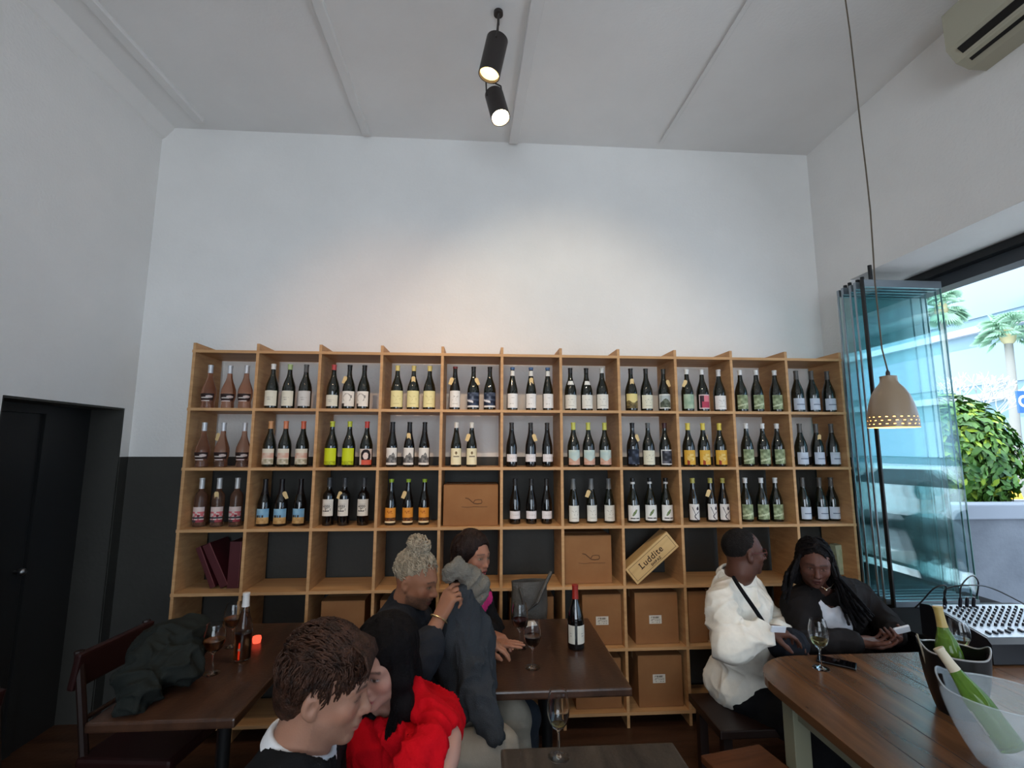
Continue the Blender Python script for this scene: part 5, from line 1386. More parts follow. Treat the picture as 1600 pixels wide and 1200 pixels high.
def add_hand(F_, Wp, d, n, side, curl=(0.3, 0.35, 0.4, 0.45), thumb=(0.5, 0.3), s=1.0, spread=0.10):
    """Wp wrist, d towards the fingers, n the way the palm faces, side +1: thumb along +cross(d, n)"""
    d = unit(d); n = unit(n-np.dot(n, d)*d); t = unit(np.cross(d, n))*side
    kn = []
    for i in range(4):
        off = (0.030-0.020*i)*s; K = Wp+d*(0.088-0.004*abs(i-1)-0.003*i)*s+t*off-n*0.004*s
        F_.cap(Wp+t*off*0.45, K, 0.0155*s, 0.0112*s, 0.014*s); kn.append(K)
    F_.ell(Wp+d*0.045*s+n*0.004*s, np.array([0.034, 0.046, 0.015])*s, np.stack([t, d, n], 1), 0.02*s)
    for i, K in enumerate(kn):
        L = np.array([0.043, 0.028, 0.022])*s*(0.94, 1.03, 0.98, 0.80)[i]; r = (0.0092, 0.0094, 0.0089, 0.0080)[i]*s
        a = 0.0; p = K; sp = (0.6-i*0.4)*spread; dd = unit(d+t*sp)
        for j in range(3):
            a += curl[i]*(1.0, 1.15, 0.8)[j]; q = p+(dd*math.cos(a)+n*math.sin(a))*L[j]
            F_.cap(p, q, r*(1-0.09*j), r*(1-0.09*(j+1)), 0.005*s); p = q
    T0 = Wp+d*0.020*s+t*0.022*s+n*0.008*s; td = unit(t*math.cos(thumb[0])+d*math.sin(thumb[0])+n*thumb[1])
    T1 = T0+td*0.040*s; td2 = unit(td+d*0.6+n*0.25); T2 = T1+td2*0.032*s; T3 = T2+unit(td2+d*0.2+n*0.2)*0.026*s
    F_.chain([T0, T1, T2, T3], [0.0165*s, 0.0118*s, 0.0105*s, 0.0085*s], 0.010*s)
def add_torso(F_, J, g=0.0, k=0.05, w=1.0, belly=0.0, hips=True):
    """trunk of the figure grown by g"""
    up = unit(J['neck']-J['pelvis']); r = unit(J['shR']-J['shL']); f = unit(np.cross(up, r)); r = np.cross(f, up); R = np.stack([r, f, up], 1)
    c = J['pelvis']+(J['neck']-J['pelvis'])*0.70; wv = J['pelvis']+(J['neck']-J['pelvis'])*0.36
    F_.ell(c-f*0.005, (0.150*w+g, 0.105*w+g, 0.17+g), R, k)
    F_.ell(c+f*0.03+up*0.03, (0.125*w+g, 0.085*w+g, 0.09+g), R, k)
    F_.ell(wv+f*(0.01+belly*0.5), (0.135*w+g, 0.10*w+g+belly, 0.15+g), R, k)
    if hips: F_.ell(J['pelvis'], (0.165*w+g, 0.115*w+g, 0.11+g), R, k)
    F_.cap(J['shL']+(J['shR']-J['shL'])*0.08, J['shR']-(J['shR']-J['shL'])*0.08, 0.052+g, 0.052+g, 0.05)
    nb = J['neck']
    for sh in ('shL', 'shR'): F_.cap(nb+up*0.015, J[sh]*0.75+nb*0.25+up*0.012, 0.044+g, 0.042+g, 0.05)
    return R
def add_arm(F_, sh, el, wr, g=0.0, w=1.0, k=0.03, upto=1.0):
    F_.cap(sh, el, 0.050*w+g, 0.037*w+g, k)
    m = el+(wr-el)*0.35; F_.chain([el, m, wr] if upto >= 1 else [el, m, el+(wr-el)*upto], [0.037*w+g, 0.036*w+g, (0.025*w if upto >= 1 else 0.031*w)+g], k)
def add_leg(F_, hip, kn, an, g=0.0, w=1.0, foot=None, k=0.05):
    F_.cap(hip, kn, 0.082*w+g, 0.054*w+g, k); m = kn+(an-kn)*0.3
    F_.chain([kn, m, an], [0.052*w+g, 0.051*w+g, 0.034*w+g], 0.03)
def person(label):
    o = empty('person', (0, 0, 0)); return tag(o, label, 'person')
def knee_fix(hip, ankle, L1=0.43, L2=0.42, dirn=(0, 0, 1)):
    d = ankle-hip; D = min(np.linalg.norm(d), L1+L2-0.01); a = (L1*L1-L2*L2+D*D)/(2*D); hgt = math.sqrt(max(L1*L1-a*a, 0)); u = unit(d); n = unit(np.array(dirn)-np.dot(dirn, u)*u)
    return hip+u*a+n*hgt
def P_(px, py, d): return np.array(at(px, py, d))
M_skin = {k: attr_mat('skin_'+k, rough=0.5, spec=0.35, sub=0.10 if k != 'dark' else 0.04, bump=0.12, bscale=240) for k in ('fair', 'tan', 'dark')}
def cloth_mat(name, col, rough=0.9, sheen=0.0, bump=0.25, bscale=320):
    m = mat(name, col, rough, spec=0.1, sheen=0.0); return add_noise_color(m, tuple(c*0.88 for c in col), tuple(min(1, c*1.1) for c in col), scale=(14, 14, 14), detail=5, bump=bump, bscale=bscale)
def hair_mat(name, c1, c2, rough=0.55, spec=0.2, scale=(60, 60, 8)):
    return add_noise_color(mat(name, c1, rough, spec=spec), c1, c2, scale=scale, detail=6, bump=0.5, bscale=190)
M_fabric_light = None
VX = 0.0055          # grid step of bodies
def grow(lo, hi, pts, m=0.0): return np.minimum(lo, np.min(pts, 0)-m), np.maximum(hi, np.max(pts, 0)+m)
def build_person(label, J, head, hands, skin, hair_fn, top, bottom, w=1.0, belly=0.0, vx=VX, headkw={}, colkw={}, sleeve=1.0, legs=True):
    p = person(label); C = J['head']; R = head; s = J.get('hs', 1.0)
    pts = np.array([v for k_, v in J.items() if isinstance(v, np.ndarray) and v.shape == (3,)])
    lo = pts.min(0)-0.22; hi = pts.max(0)+0.24; lo[2] = max(lo[2], -0.0)
    F_ = Field(lo, hi, vx)
    add_torso(F_, J, 0.0, w=w, belly=belly)
    for S in ('L', 'R'):
        add_arm(F_, J['sh'+S], J['el'+S], J['wr'+S], w=w**0.5)
        if S in hands: h_ = hands[S]; add_hand(F_, J['wr'+S], **h_)
        if legs:
            add_leg(F_, J['hip'+S], J['kn'+S], J['an'+S], w=w**0.5)
            fd = J['toe'+S]; F_.ell(J['an'+S]+fd*0.06-np.array([0, 0, 0.03]), (0.038, 0.11, 0.03), frame(fd), 0.02)
    hk = dict(neck=J['neck']+0.0, s=s); hk.update(headkw)
    add_head(F_, C, R, **hk)
    body = emit('body', F_, skin['m'], p, col=skin_col(C, R, s, skin['base'], skin['lip'], skin['brow'], **colkw), keep='one')
    return p, body
def trousers(p, J, m, g=0.014, w=1.0, name='trousers', amp=0.008, vx=0.008, shoes=None):
    pts = np.array([J[k] for k in ('pelvis', 'hipL', 'hipR', 'knL', 'knR', 'anL', 'anR')]); F_ = Field(pts.min(0)-0.22, pts.max(0)+0.2, vx)
    up = unit(J['neck']-J['pelvis']); r = unit(J['shR']-J['shL']); f = unit(np.cross(up, r)); R = np.stack([np.cross(f, up), f, up], 1)
    F_.ell(J['pelvis'], (0.165*w+g, 0.118*w+g, 0.12+g), R, 0.05)
    for S in ('L', 'R'): add_leg(F_, J['hip'+S], J['kn'+S], J['an'+S]+np.array([0, 0, 0.03]), g+0.006, w=w**0.5)
    F_.half(J['pelvis']+np.array([0, 0, 0.20]), (0, 0, 1), 0.01)
    ax = unit(J['knR']-J['hipR'])
    o = emit(name, F_, m, p, disp=lambda V, N: amp*(folds(V, 11, None, seed=3)-0.5)+amp*0.5*(folds(V, 24, None, seed=9)-0.5))
    for S in ('L', 'R'):
        fd = J['toe'+S]; q = Field(J['an'+S]-0.2, J['an'+S]+0.2, 0.006); a = J['an'+S]
        q.ell(a+fd*0.075-np.array([0, 0, 0.045]), (0.047, 0.14, 0.040), frame(fd), 0.02); q.cap(a-np.array([0, 0, 0.03]), a+np.array([0, 0, 0.03]), 0.046, 0.045, 0.03); q.half((0, 0, 0.003), (0, 0, -1), 0.004)
        emit('shoe', q, shoes or M_shoe, p)
    return o
M_shoe = mat('dark_leather_shoe', srgb(28, 24, 22), 0.4)
def seat_legs(J, floor_=0.075, fwd=(1, 0, 0), spread=0.12, reach=0.40, drop=0.02):
    """fill hips, knees, ankles for a seated figure"""
    f = unit(np.array(fwd)); r = unit(np.cross(f, (0, 0, 1)))
    for S, sg in (('L', -1), ('R', 1)):
        J['hip'+S] = J['pelvis']+r*sg*0.09+f*0.02-np.array([0, 0, 0.03])
        if 'kn'+S not in J: J['kn'+S] = J['hip'+S]+f*reach+r*sg*spread*0.6-np.array([0, 0, drop])
        if 'an'+S not in J: a = J['kn'+S]-f*0.04; J['an'+S] = np.array([a[0], a[1], floor_])
        J['toe'+S] = f

# ================= grey haired man with a bun, holding up a jacket
C1 = P_(650, 905, 2.20); R1 = frame(CR*0.90-CF*0.30+np.array([0, 0, -0.22]), (0, 0, 1))
J = dict(head=C1, neck=P_(628, 962, 2.22), pelvis=np.array([1.43, -1.06, 0.52]))
J['shR'] = P_(614, 988, 2.03); J['shL'] = P_(655, 975, 2.40)
J['elR'] = P_(655, 1036, 1.80); J['wrR'] = P_(688, 962, 1.90)
J['elL'] = P_(700, 1040, 2.30); J['wrL'] = P_(745, 1000, 2.12)
J['knR'] = P_(778, 1168, 1.86); J['anR'] = np.array([J['knR'][0]-0.03, J['knR'][1]-0.02, 0.075])
J['knL'] = P_(800, 1120, 2.06); J['anL'] = np.array([J['knL'][0]+0.02, J['knL'][1]+0.02, 0.075])
seat_legs(J, fwd=(1, 0.1, 0))
HB = dict(base=srgb(158, 108, 82), lip=srgb(120, 70, 62), brow=srgb(64, 48, 40), m=M_skin['tan'])
bunhair = lambda q: np.clip((np.maximum(q[:, 2]-0.02, -q[:, 1]*0.8-0.02)-(0.055-0.5*np.clip(-q[:, 1], 0, 1)))*40, 0, 1)*0.0
p1, b1 = build_person('man with curly grey hair in a bun holding up a dark grey jacket', J, R1,
    dict(R=dict(d=P_(706, 925, 1.93)-J['wrR'], n=unit(CR*0.65+CF*0.6-CU*0.3), side=1, curl=(0.55, 0.85, 0.95, 1.05), thumb=(1.0, 0.9)),
         L=dict(d=CR+np.array([0, 0, -0.2]), n=-CU, side=-1)), HB, None, None, None, w=1.05,
    headkw=dict(jaw=1.08, nose=1.15, mouth_open=0.5), colkw=dict(eyes_open=0.6, beard=(srgb(72, 58, 52), 0.85)))
M_hgrey = hair_mat('ash_grey_hair', srgb(122, 108, 90), srgb(196, 180, 156), 0.7)
def hairfield(C, R, s, m=0.16, h=0.004): 
    return Field(C-m*s-0.02, C+m*s+0.06, h), (lambda x, y, z: C+R@(np.array([x, y, z])*s))
F_, L_ = hairfield(C1, R1, 1.0, 0.17)
F_.ell(L_(0, -0.020, 0.040), (0.079, 0.094, 0.084), R1, 0.01)
F_.ell(L_(0, 0.062, -0.035), (0.082, 0.066, 0.098), R1, 0.012, 's')
for sx in (-1, 1): F_.ell(L_(sx*0.085, 0.010, -0.012), (0.03, 0.040, 0.046), R1, 0.012, 's')
F_.half(L_(0, -0.10, -0.035), -R1[:, 2]+0.4*R1[:, 1], 0.01)
F_.ell(L_(0, -0.030, 0.150), (0.036, 0.040, 0.032), R1, 0.015)
emit('hair', F_, M_hgrey, p1, disp=lambda V, N: 0.004*(folds(V, 62, R1[:, 0], 1.6, seed=2, warp=1.4)-0.5), rel=0)
m = MB()
surf_strands(m, C1, R1, 1.0, (0, -0.016, 0.040), (0.080, 0.098, 0.090), 260, lambda c: np.array([0, -0.5, 1.0]), 0.085, 0.0034, lambda c: c[2] > 0.045 and c[1] < 0.075, 5, curl=0.006, segs=9)
surf_strands(m, C1, R1, 1.0, (0, -0.030, 0.152), (0.040, 0.044, 0.032), 110, lambda c: np.array([1.0, 0.3, 0.1]), 0.10, 0.0046, lambda c: True, 6, curl=0.007, segs=10, out=0.25)
surf_strands(m, C1, R1, 1.0, (0, -0.020, 0.030), (0.080, 0.098, 0.090), 90, lambda c: np.array([0, -0.8, 0.6]), 0.05, 0.0028, lambda c: 0.0 < c[2] < 0.06 and c[1] < 0.0, 7, curl=0.004)
m.build('curls', M_hgrey, p1)
M_charc = cloth_mat('charcoal_knit', srgb(44, 45, 49))
pts = np.array([J[k] for k in ('neck', 'shL', 'shR', 'elL', 'elR', 'wrL', 'wrR', 'pelvis')]); F_ = Field(pts.min(0)-0.26, pts.max(0)+0.2, 0.0065)
add_torso(F_, J, 0.020, w=1.05)
add_arm(F_, J['shR'], J['elR'], J['wrR'], 0.017, upto=0.50); add_arm(F_, J['shL'], J['elL'], J['wrL'], 0.017, upto=0.85)
F_.chain([J['neck']+np.array([0, 0, -0.02]), J['neck']+(C1-J['neck'])*0.36], [0.082, 0.072], 0.02)
F_.cap(J['neck']+(C1-J['neck'])*0.22, J['neck']+(C1-J['neck'])*1.0, 0.058, 0.058, 0.006, 's')
emit('pullover', F_, M_charc, p1, disp=cloth_disp(0.012, 11, (0.5, 0.2, 0.6)))
M_beige = cloth_mat('stone_trousers', srgb(150, 140, 126))
trousers(p1, J, M_beige, w=1.05)
# bracelet
wv = unit(J['wrR']-J['elR']); q = frame(np.cross(wv, CF), wv); bc_ = J['wrR']-wv*0.012
MB().tube([Vector(bc_)+Vector(unit(np.cross(wv, CF)))*0.034*math.cos(a)+Vector(unit(np.cross(wv, np.cross(wv, CF))))*0.030*math.sin(a) for a in np.linspace(0, 2*PI, 25)], 0.0042, 6, cap=False).build('bracelet', mat('pale_gold', srgb(226, 200, 150), 0.25, metal=0.9), p1)
# the jacket he holds: hanging body, sleeve and fleecy collar
M_fleece = cloth_mat('grey_fleece', srgb(118, 112, 102), 0.95, 0.4, 0.7, 150); M_jack = cloth_mat('dark_grey_wool', srgb(58, 60, 63), 0.9, 0.3, 0.5, 240)
jk = empty('jacket', (0, 0, 0)); tag(jk, 'dark grey jacket with pale fleece collar hanging from the man\'s raised hand', 'jacket')
F_ = Field(P_(640, 1200, 1.9)-0.35, P_(800, 850, 1.9)+0.3, 0.007)
for a, b, ra, rb in (((714, 930, 1.98), (722, 1000, 1.97), 0.030, 0.062), ((722, 1000, 1.96), (742, 1075, 1.90), 0.062, 0.060), ((742, 1075, 1.90), (772, 1150, 1.80), 0.060, 0.036),
                     ((728, 925, 1.99), (748, 1000, 2.02), 0.040, 0.058), ((748, 1000, 2.02), (752, 1068, 1.97), 0.058, 0.05),
                     ((702, 960, 1.96), (706, 1040, 1.98), 0.028, 0.055), ((706, 1040, 1.98), (724, 1108, 1.92), 0.055, 0.045)):
    F_.cap(P_(*a), P_(*b), ra, rb, 0.03)
emit('jacket_body', F_, M_jack, jk, disp=lambda V, N: 0.024*(crease(V, 15, (0.12, 0, 1), 6.0, 6, 0.5, 1.6)-0.4)+0.010*(crease(V, 34, (0.1, 0, 1), 4.0, 2)-0.3))
F_ = Field(P_(670, 960, 1.9)-0.15, P_(780, 850, 1.9)+0.2, 0.006)
for c, r in (((704, 893, 1.96), 0.036), ((716, 884, 1.98), 0.034), ((724, 893, 1.99), 0.038), ((735, 899, 2.0), 0.036), ((746, 912, 2.01), 0.040), ((750, 930, 2.02), 0.036), ((699, 905, 1.96), 0.026), ((716, 873, 1.99), 0.018), ((735, 915, 2.0), 0.036)):
    F_.ell(P_(*c), (r, r*0.8, r*0.9), None, 0.02)
emit('fleece_collar', F_, M_fleece, jk, disp=lambda V, N: 0.024*(crease(V, 24, (0.5, 0, 1), 1.8, 8, 0.8, 2)-0.35)+0.008*(vnoise(V*140)-0.5))

# ================= dark haired woman behind him
C2 = P_(738, 868, 2.50); R2 = frame(CR*0.76-CF*0.60+np.array([0, 0, 0.02]), (0.10, 0, 1))
J = dict(head=C2, neck=P_(728, 918, 2.56), pelvis=np.array([1.66, -0.58, 0.52]), hs=0.96)
J['shR'] = P_(722, 950, 2.40); J['shL'] = P_(752, 935, 2.72); J['elR'] = P_(738, 1010, 2.30); J['wrR'] = np.array(onT(762, 1010, 0.785)); J['elL'] = P_(772, 985, 2.62); J['wrL'] = np.array(onT(762, 990, 0.80))
seat_legs(J, fwd=(1, 0, 0))
HW = dict(base=srgb(168, 116, 92), lip=srgb(150, 70, 66), brow=srgb(40, 28, 24), m=M_skin['tan'])
p2, b2_ = build_person('smiling dark haired woman in black top with pink print beside middle table', J, R2,
    dict(R=dict(d=P_(800, 1006, 2.28)-J['wrR']+np.array([0, 0, -0.0]), n=np.array([0, 0, -1.0]), side=-1, curl=(0.06, 0.06, 0.07, 0.08), thumb=(0.4, 0.1), spread=0.25),
         L=dict(d=CR*0.8-CF*0.7, n=np.array([0, 0, -1.0]), side=1, curl=(0.4, 0.4, 0.4, 0.4))), HW, None, None, None, w=0.90, headkw=dict(jaw=0.92, nose=0.95, mouth_open=0.35, neck_r=0.046), colkw=dict(eyes_open=0.7))
M_hdark = hair_mat('dark_brown_hair', srgb(20, 13, 12), srgb(46, 30, 26), 0.4)
F_, L_ = hairfield(C2, R2, 0.96, 0.2)
F_.ell(L_(0, -0.018, 0.036), (0.086, 0.104, 0.098), R2, 0.01)
F_.chain([L_(0.05, -0.03, 0.02), L_(0.066, -0.035, -0.08), L_(0.07, -0.04, -0.17)], [0.05, 0.042, 0.03], 0.03)
F_.chain([L_(-0.05, -0.03, 0.02), L_(-0.07, -0.035, -0.08), L_(-0.07, -0.04, -0.15)], [0.05, 0.042, 0.03], 0.03)
F_.chain([L_(0, -0.07, 0.02), L_(0, -0.08, -0.09), L_(0, -0.08, -0.16)], [0.06, 0.055, 0.04], 0.03)
F_.ell(L_(0, 0.082, -0.030), (0.064, 0.062, 0.100), R2, 0.012, 's')
emit('hair', F_, M_hdark, p2, disp=lambda V, N: 0.008*(crease(V, 38, R2[:, 2], 5, 2, 0.6, 2)-0.4), rel=1)
M_blackt = cloth_mat('black_jersey', srgb(20, 20, 22), 0.8)
pts = np.array([J[k] for k in ('neck', 'shL', 'shR', 'elL', 'elR', 'wrL', 'wrR', 'pelvis')]); F_ = Field(pts.min(0)-0.24, pts.max(0)+0.2, 0.0065)
add_torso(F_, J, 0.014, w=0.9); add_arm(F_, J['shR'], J['elR'], J['wrR'], 0.014, w=0.9, upto=0.72); add_arm(F_, J['shL'], J['elL'], J['wrL'], 0.014, w=0.9, upto=0.72)
F_.cap(J['neck']+(C2-J['neck'])*0.15+unit(R2[:, 1])*0.0, C2, 0.050, 0.060, 0.006, 's')
# pink and white print on the chest, painted in the fabric's own colour
up_ = unit(J['neck']-J['pelvis'])
PC = P_(757, 950, 2.4)
def print_col(V, N):
    c = np.tile(np.array(srgb(20, 20, 22)), (len(V), 1)); q = V-PC; x = q@CR; z = q[:, 2]; front = (N@(-CF) > -0.2)
    heart = ((x/0.030)**2+((z+0.026+0.4*np.abs(x))/0.036)**2 < 1)&front; c[heart] = srgb(226, 60, 130)
    wh = (np.abs(x-0.003) < 0.022)&(np.abs(z-0.018-0.3*x+0.006*np.sin(x*400)) < 0.014)&front; c[wh] = srgb(226, 214, 216)
    return c
M_print = attr_mat('printed_jersey', rough=0.8, spec=0.2, bump=0.2, bscale=320)
emit('top', F_, M_print, p2, col=print_col, disp=cloth_disp(0.008, 12))
trousers(p2, J, cloth_mat('dark_jeans', srgb(50, 54, 62)), w=0.9)

# ================= foreground man in profile
C3 = P_(508, 1072, 1.16); R3 = frame(CR*0.985+CF*0.10+np.array([0, 0, -0.22]), (0, 0, 1))
J = dict(head=C3, pelvis=np.array([1.30, -2.02, 0.50])); torso_at(J, C3+np.array([-0.055, 0.005, -0.148]), (1, 0.06, 0), 0.185, 0.065)
J['elR'] = J['shR']+np.array([0.06, -0.06, -0.27]); J['wrR'] = J['elR']+np.array([0.23, 0.05, 0.03]); J['elL'] = J['shL']+np.array([0.05, -0.03, -0.27]); J['wrL'] = J['elL']+np.array([0.17, -0.17, 0.03])
seat_legs(J, fwd=(0.88, -0.45, 0))
HM = dict(base=srgb(152, 110, 90), lip=srgb(150, 90, 82), brow=srgb(38, 28, 24), m=M_skin['fair'])
p3, b3_ = build_person('dark haired man in profile at bottom, white collar under black sweater', J, R3,
    dict(R=dict(d=(1, 0, 0), n=np.array([0, 0, -1.0]), side=-1), L=dict(d=(1, 0, 0), n=np.array([0, 0, -1.0]), side=1)), HM, None, None, None, vx=0.0037, w=1.0,
    headkw=dict(nose=1.05, jaw=1.02, neck_r=0.058), colkw=dict(eyes_open=0.25, beard=(srgb(110, 84, 72), 0.40)))
M_hm = hair_mat('dark_brown_tousled_hair', srgb(24, 15, 11), srgb(70, 44, 32), 0.5, scale=(40, 40, 40))
F_, L_ = hairfield(C3, R3, 1.0, 0.17, 0.0032)
F_.ell(L_(0, -0.016, 0.038), (0.0785, 0.099, 0.088), R3, 0.01)
F_.ell(L_(0, -0.055, -0.018), (0.064, 0.058, 0.066), R3, 0.03)
F_.ell(L_(0, 0.020, 0.098), (0.060, 0.066, 0.036), R3, 0.03)
F_.ell(L_(0, 0.034, -0.062), (0.100, 0.068, 0.062), R3, 0.010, 's')
F_.ell(L_(0, 0.092, 0.000), (0.085, 0.050, 0.070), R3, 0.012, 's')
for sx in (-1, 1): F_.ell(L_(sx*0.088, -0.006, -0.012), (0.024, 0.024, 0.036), R3, 0.008, 's')
F_.half(L_(0, -0.09, -0.085), -R3[:, 2]-0.5*R3[:, 1], 0.01)
emit('hair', F_, M_hm, p3, disp=lambda V, N: 0.003*(folds(V, 70, R3[:, 1]-0.4*R3[:, 2], 4, seed=2)-0.5), rel=0)
m = MB()
def fl3(c):
    if c[2] > 0.075: return np.array([0.35*np.sign(c[0]+0.02), 0.9, 0.0])
    if c[1] > 0.03: return np.array([0, 0.35, -0.7])
    return np.array([0, -0.25, -1.0])
acc3 = lambda c: not (c[1] > 0.078 and c[2] < 0.085) and not (c[1] > 0.028 and c[2] < 0.035) and not (c[2] < -0.01 and c[1] > -0.045) and c[2] > -0.045 and not (abs(c[0]) > 0.06 and abs(c[1]+0.006) < 0.026 and c[2] < 0.03)
surf_strands(m, C3, R3, 1.0, (0, -0.016, 0.044), (0.0815, 0.103, 0.101), 1600, fl3, 0.055, 0.0026, acc3, 5, curl=0.0012, lift=0.007, segs=7)
for k in range(60):   # fringe falling over the forehead
    x0 = random.uniform(-0.06, 0.06); z1 = random.uniform(0.035, 0.070)
    m.tube([Vector(L_(x0*0.8, 0.050, 0.118)), Vector(L_(x0*0.95+0.004, 0.083, 0.104)), Vector(L_(x0+0.010, 0.099, 0.080)), Vector(L_(x0+0.014, 0.100-abs(x0)*0.25, z1))], [0.002, 0.0042, 0.0034, 0.0008], 5)
m.build('hair_locks', M_hm, p3)
M_bsweat = cloth_mat('black_sweater', srgb(26, 26, 27), 0.9, 0.3)
pts = np.array([J[k] for k in ('neck', 'shL', 'shR', 'elL', 'elR', 'pelvis')]); F_ = Field(pts.min(0)-0.24, pts.max(0)+0.2, 0.006)
add_torso(F_, J, 0.020); add_arm(F_, J['shR'], J['elR'], J['wrR'], 0.018, upto=0.95); add_arm(F_, J['shL'], J['elL'], J['wrL'], 0.018, upto=0.95)
nk = unit(C3-J['neck']+R3[:, 1]*-0.02)
F_.cap(J['neck']+nk*0.004, C3+nk*0.02, 0.079, 0.092, 0.008, 's')
emit('sweater', F_, M_bsweat, p3, disp=cloth_disp(0.007, 10))
M_wcol = cloth_mat('white_cotton', srgb(206, 206, 208), 0.8, 0.1, 0.1)
def ring(c, axis, ref, ra, rb, r, n=40, dip=0.0):
    a = unit(axis); u = unit(ref-np.dot(ref, a)*a); v = np.cross(a, u); return [Vector(c+u*ra*math.cos(t)+v*rb*math.sin(t)-a*dip*max(0, math.cos(t))**2) for t in np.linspace(0, 2*PI, n+1)]
F_ = Field(J['neck']-0.16, J['neck']+0.16, 0.004)
for hh_, ra in ((0.042, 0.071), (0.031, 0.075), (0.018, 0.079)):
    rp_ = ring(J['neck']+nk*hh_, nk, R3[:, 1], ra+0.004, ra, 0, dip=0.030); F_.chain([np.array(v) for v in rp_], [0.0062]*len(rp_), 0.008)
emit('shirt_collar', F_, M_wcol, p3)
trousers(p3, J, cloth_mat('black_trousers', srgb(26, 26, 28)))

# ================= woman in the red shawl
C4 = P_(600, 1031, 1.43); R4 = frame(-CR*0.36-CF*0.88+np.array([0, 0, -0.10]), (0.03, 0, 1))
J = dict(head=C4, pelvis=np.array([1.64, -1.58, 0.50]), hs=0.94); torso_at(J, P_(606, 1108, 1.52), -CF*0.9+CR*0.35, 0.15, 0.055)
J['elL'] = P_(698, 1156, 1.35); J['wrL'] = P_(690, 1232, 1.22); J['elR'] = J['shR']+np.array([0.0, 0.07, -0.24]); J['wrR'] = J['elR']+np.array([0.20, 0.0, -0.02])
seat_legs(J, fwd=(0.75, -0.55, 0), reach=0.36)
HK = dict(base=srgb(176, 132, 116), lip=srgb(160, 84, 84), brow=srgb(36, 26, 24), m=M_skin['fair'])
p4, b4_ = build_person('black haired woman wrapped in bright red shawl behind the foreground man', J, R4,
    dict(L=dict(d=P_(640, 1320, 1.18)-J['wrL'], n=-CR, side=1), R=dict(d=(1, -0.3, 0), n=np.array([0, 0, -1.0]), side=-1)), HK, None, None, None, w=0.88, vx=0.0045, headkw=dict(jaw=0.92, nose=0.92, lips=1.1, neck_r=0.045), colkw=dict(eyes_open=0.8))
M_hblk = hair_mat('black_hair', srgb(8, 7, 8), srgb(22, 18, 19), 0.65, 0.1)
F_ = Field(C4-0.27, C4+np.array([0.22, 0.22, 0.2]), 0.0045); L_ = lambda x, y, z: C4+R4@(np.array([x, y, z])*0.94)
F_.ell(L_(0, -0.018, 0.036), (0.085, 0.104, 0.096), R4, 0.01)
for sx in (-1, 1):
    F_.chain([L_(sx*0.05, -0.01, 0.06), L_(sx*0.072, 0.014, -0.03), L_(sx*0.074, 0.020, -0.12), L_(sx*0.076, 0.03, -0.21)], [0.035, 0.028, 0.028, 0.016], 0.03)
F_.chain([L_(0, -0.07, 0.02), L_(0, -0.08, -0.10), L_(0, -0.08, -0.20)], [0.06, 0.06, 0.04], 0.03)
F_.ell(L_(0, 0.084, -0.035), (0.060, 0.066, 0.104), R4, 0.010, 's')
emit('hair', F_, M_hblk, p4, disp=lambda V, N: 0.006*(crease(V, 40, R4[:, 2], 6, 4, 0.5, 2)-0.4), rel=1)
m = MB(); rnd = random.Random(21)
for k in range(150):
    u = rnd.random(); w_ = rnd.uniform(-1, 1)
    m.tube([Vector(P_(612+6*u+4*w_, 1000+12*u, 1.44+0.05*w_)), Vector(P_(618+12*u, 1045, 1.41+0.03*w_)), Vector(P_(615+18*u, 1090, 1.40+0.03*w_)), Vector(P_(606+22*u+6*w_, 1140+20*rnd.random(), 1.385+0.03*w_)), Vector(P_(604+20*u+8*w_, 1180+30*rnd.random(), 1.36+0.02*w_))], [0.002, 0.0034, 0.0034, 0.003, 0.001], 4)
m.build('hair_locks', M_hblk, p4)
M_redw = cloth_mat('red_wool', srgb(190, 10, 24), 0.85, 0.3, 0.35, 200)
pts = np.array([J[k] for k in ('neck', 'shL', 'shR', 'elL', 'pelvis')]); F_ = Field(pts.min(0)-0.25, pts.max(0)+0.22, 0.0055)
add_torso(F_, J, 0.020, w=0.86); F_.cap(J['shL'], J['shL']*0.25+J['elL']*0.75, 0.075, 0.060, 0.03); F_.cap(J['shR'], J['elR'], 0.080, 0.072, 0.04)
for a, b, r0, r1 in (((618, 1078, 1.50), (648, 1082, 1.46), 0.026, 0.034), ((648, 1082, 1.46), (686, 1132, 1.37), 0.036, 0.040), ((606, 1130, 1.42), (655, 1175, 1.32), 0.028, 0.045), ((570, 1140, 1.46), (620, 1195, 1.36), 0.035, 0.05), ((684, 1135, 1.36), (664, 1172, 1.27), 0.036, 0.040), ((664, 1172, 1.27), (640, 1215, 1.24), 0.040, 0.05)): F_.cap(P_(*a), P_(*b), r0, r1, 0.02)
F_.cap(J['neck']+np.array([0, 0, 0.0])+R4[:, 1]*0.03, C4, 0.056, 0.07, 0.01, 's')
F_.chain([P_(597, 1095, 1.40), P_(600, 1130, 1.38)], [0.040, 0.030], 0.02, 's')
DG = P_(690, 1190, 1.3)-P_(615, 1070, 1.45)
emit('red_shawl', F_, M_redw, p4, disp=lambda V, N: 0.024*(crease(V, 16, DG, 6, 3, 0.5, 2.2)-0.35)+0.010*(crease(V, 36, DG, 4, 9, 0.5, 2.5)-0.3))
F_ = Field(J['neck']-0.25, J['neck']+0.2, 0.007); Jt = dict(J); add_torso(F_, Jt, 0.012, w=0.88, hips=False)
F_.cap(J['neck']+R4[:, 1]*0.01, C4, 0.050, 0.06, 0.01, 's')
emit('black_top', F_, M_blackt, p4)
trousers(p4, J, cloth_mat('black_leggings', srgb(24, 24, 26)), w=0.88)

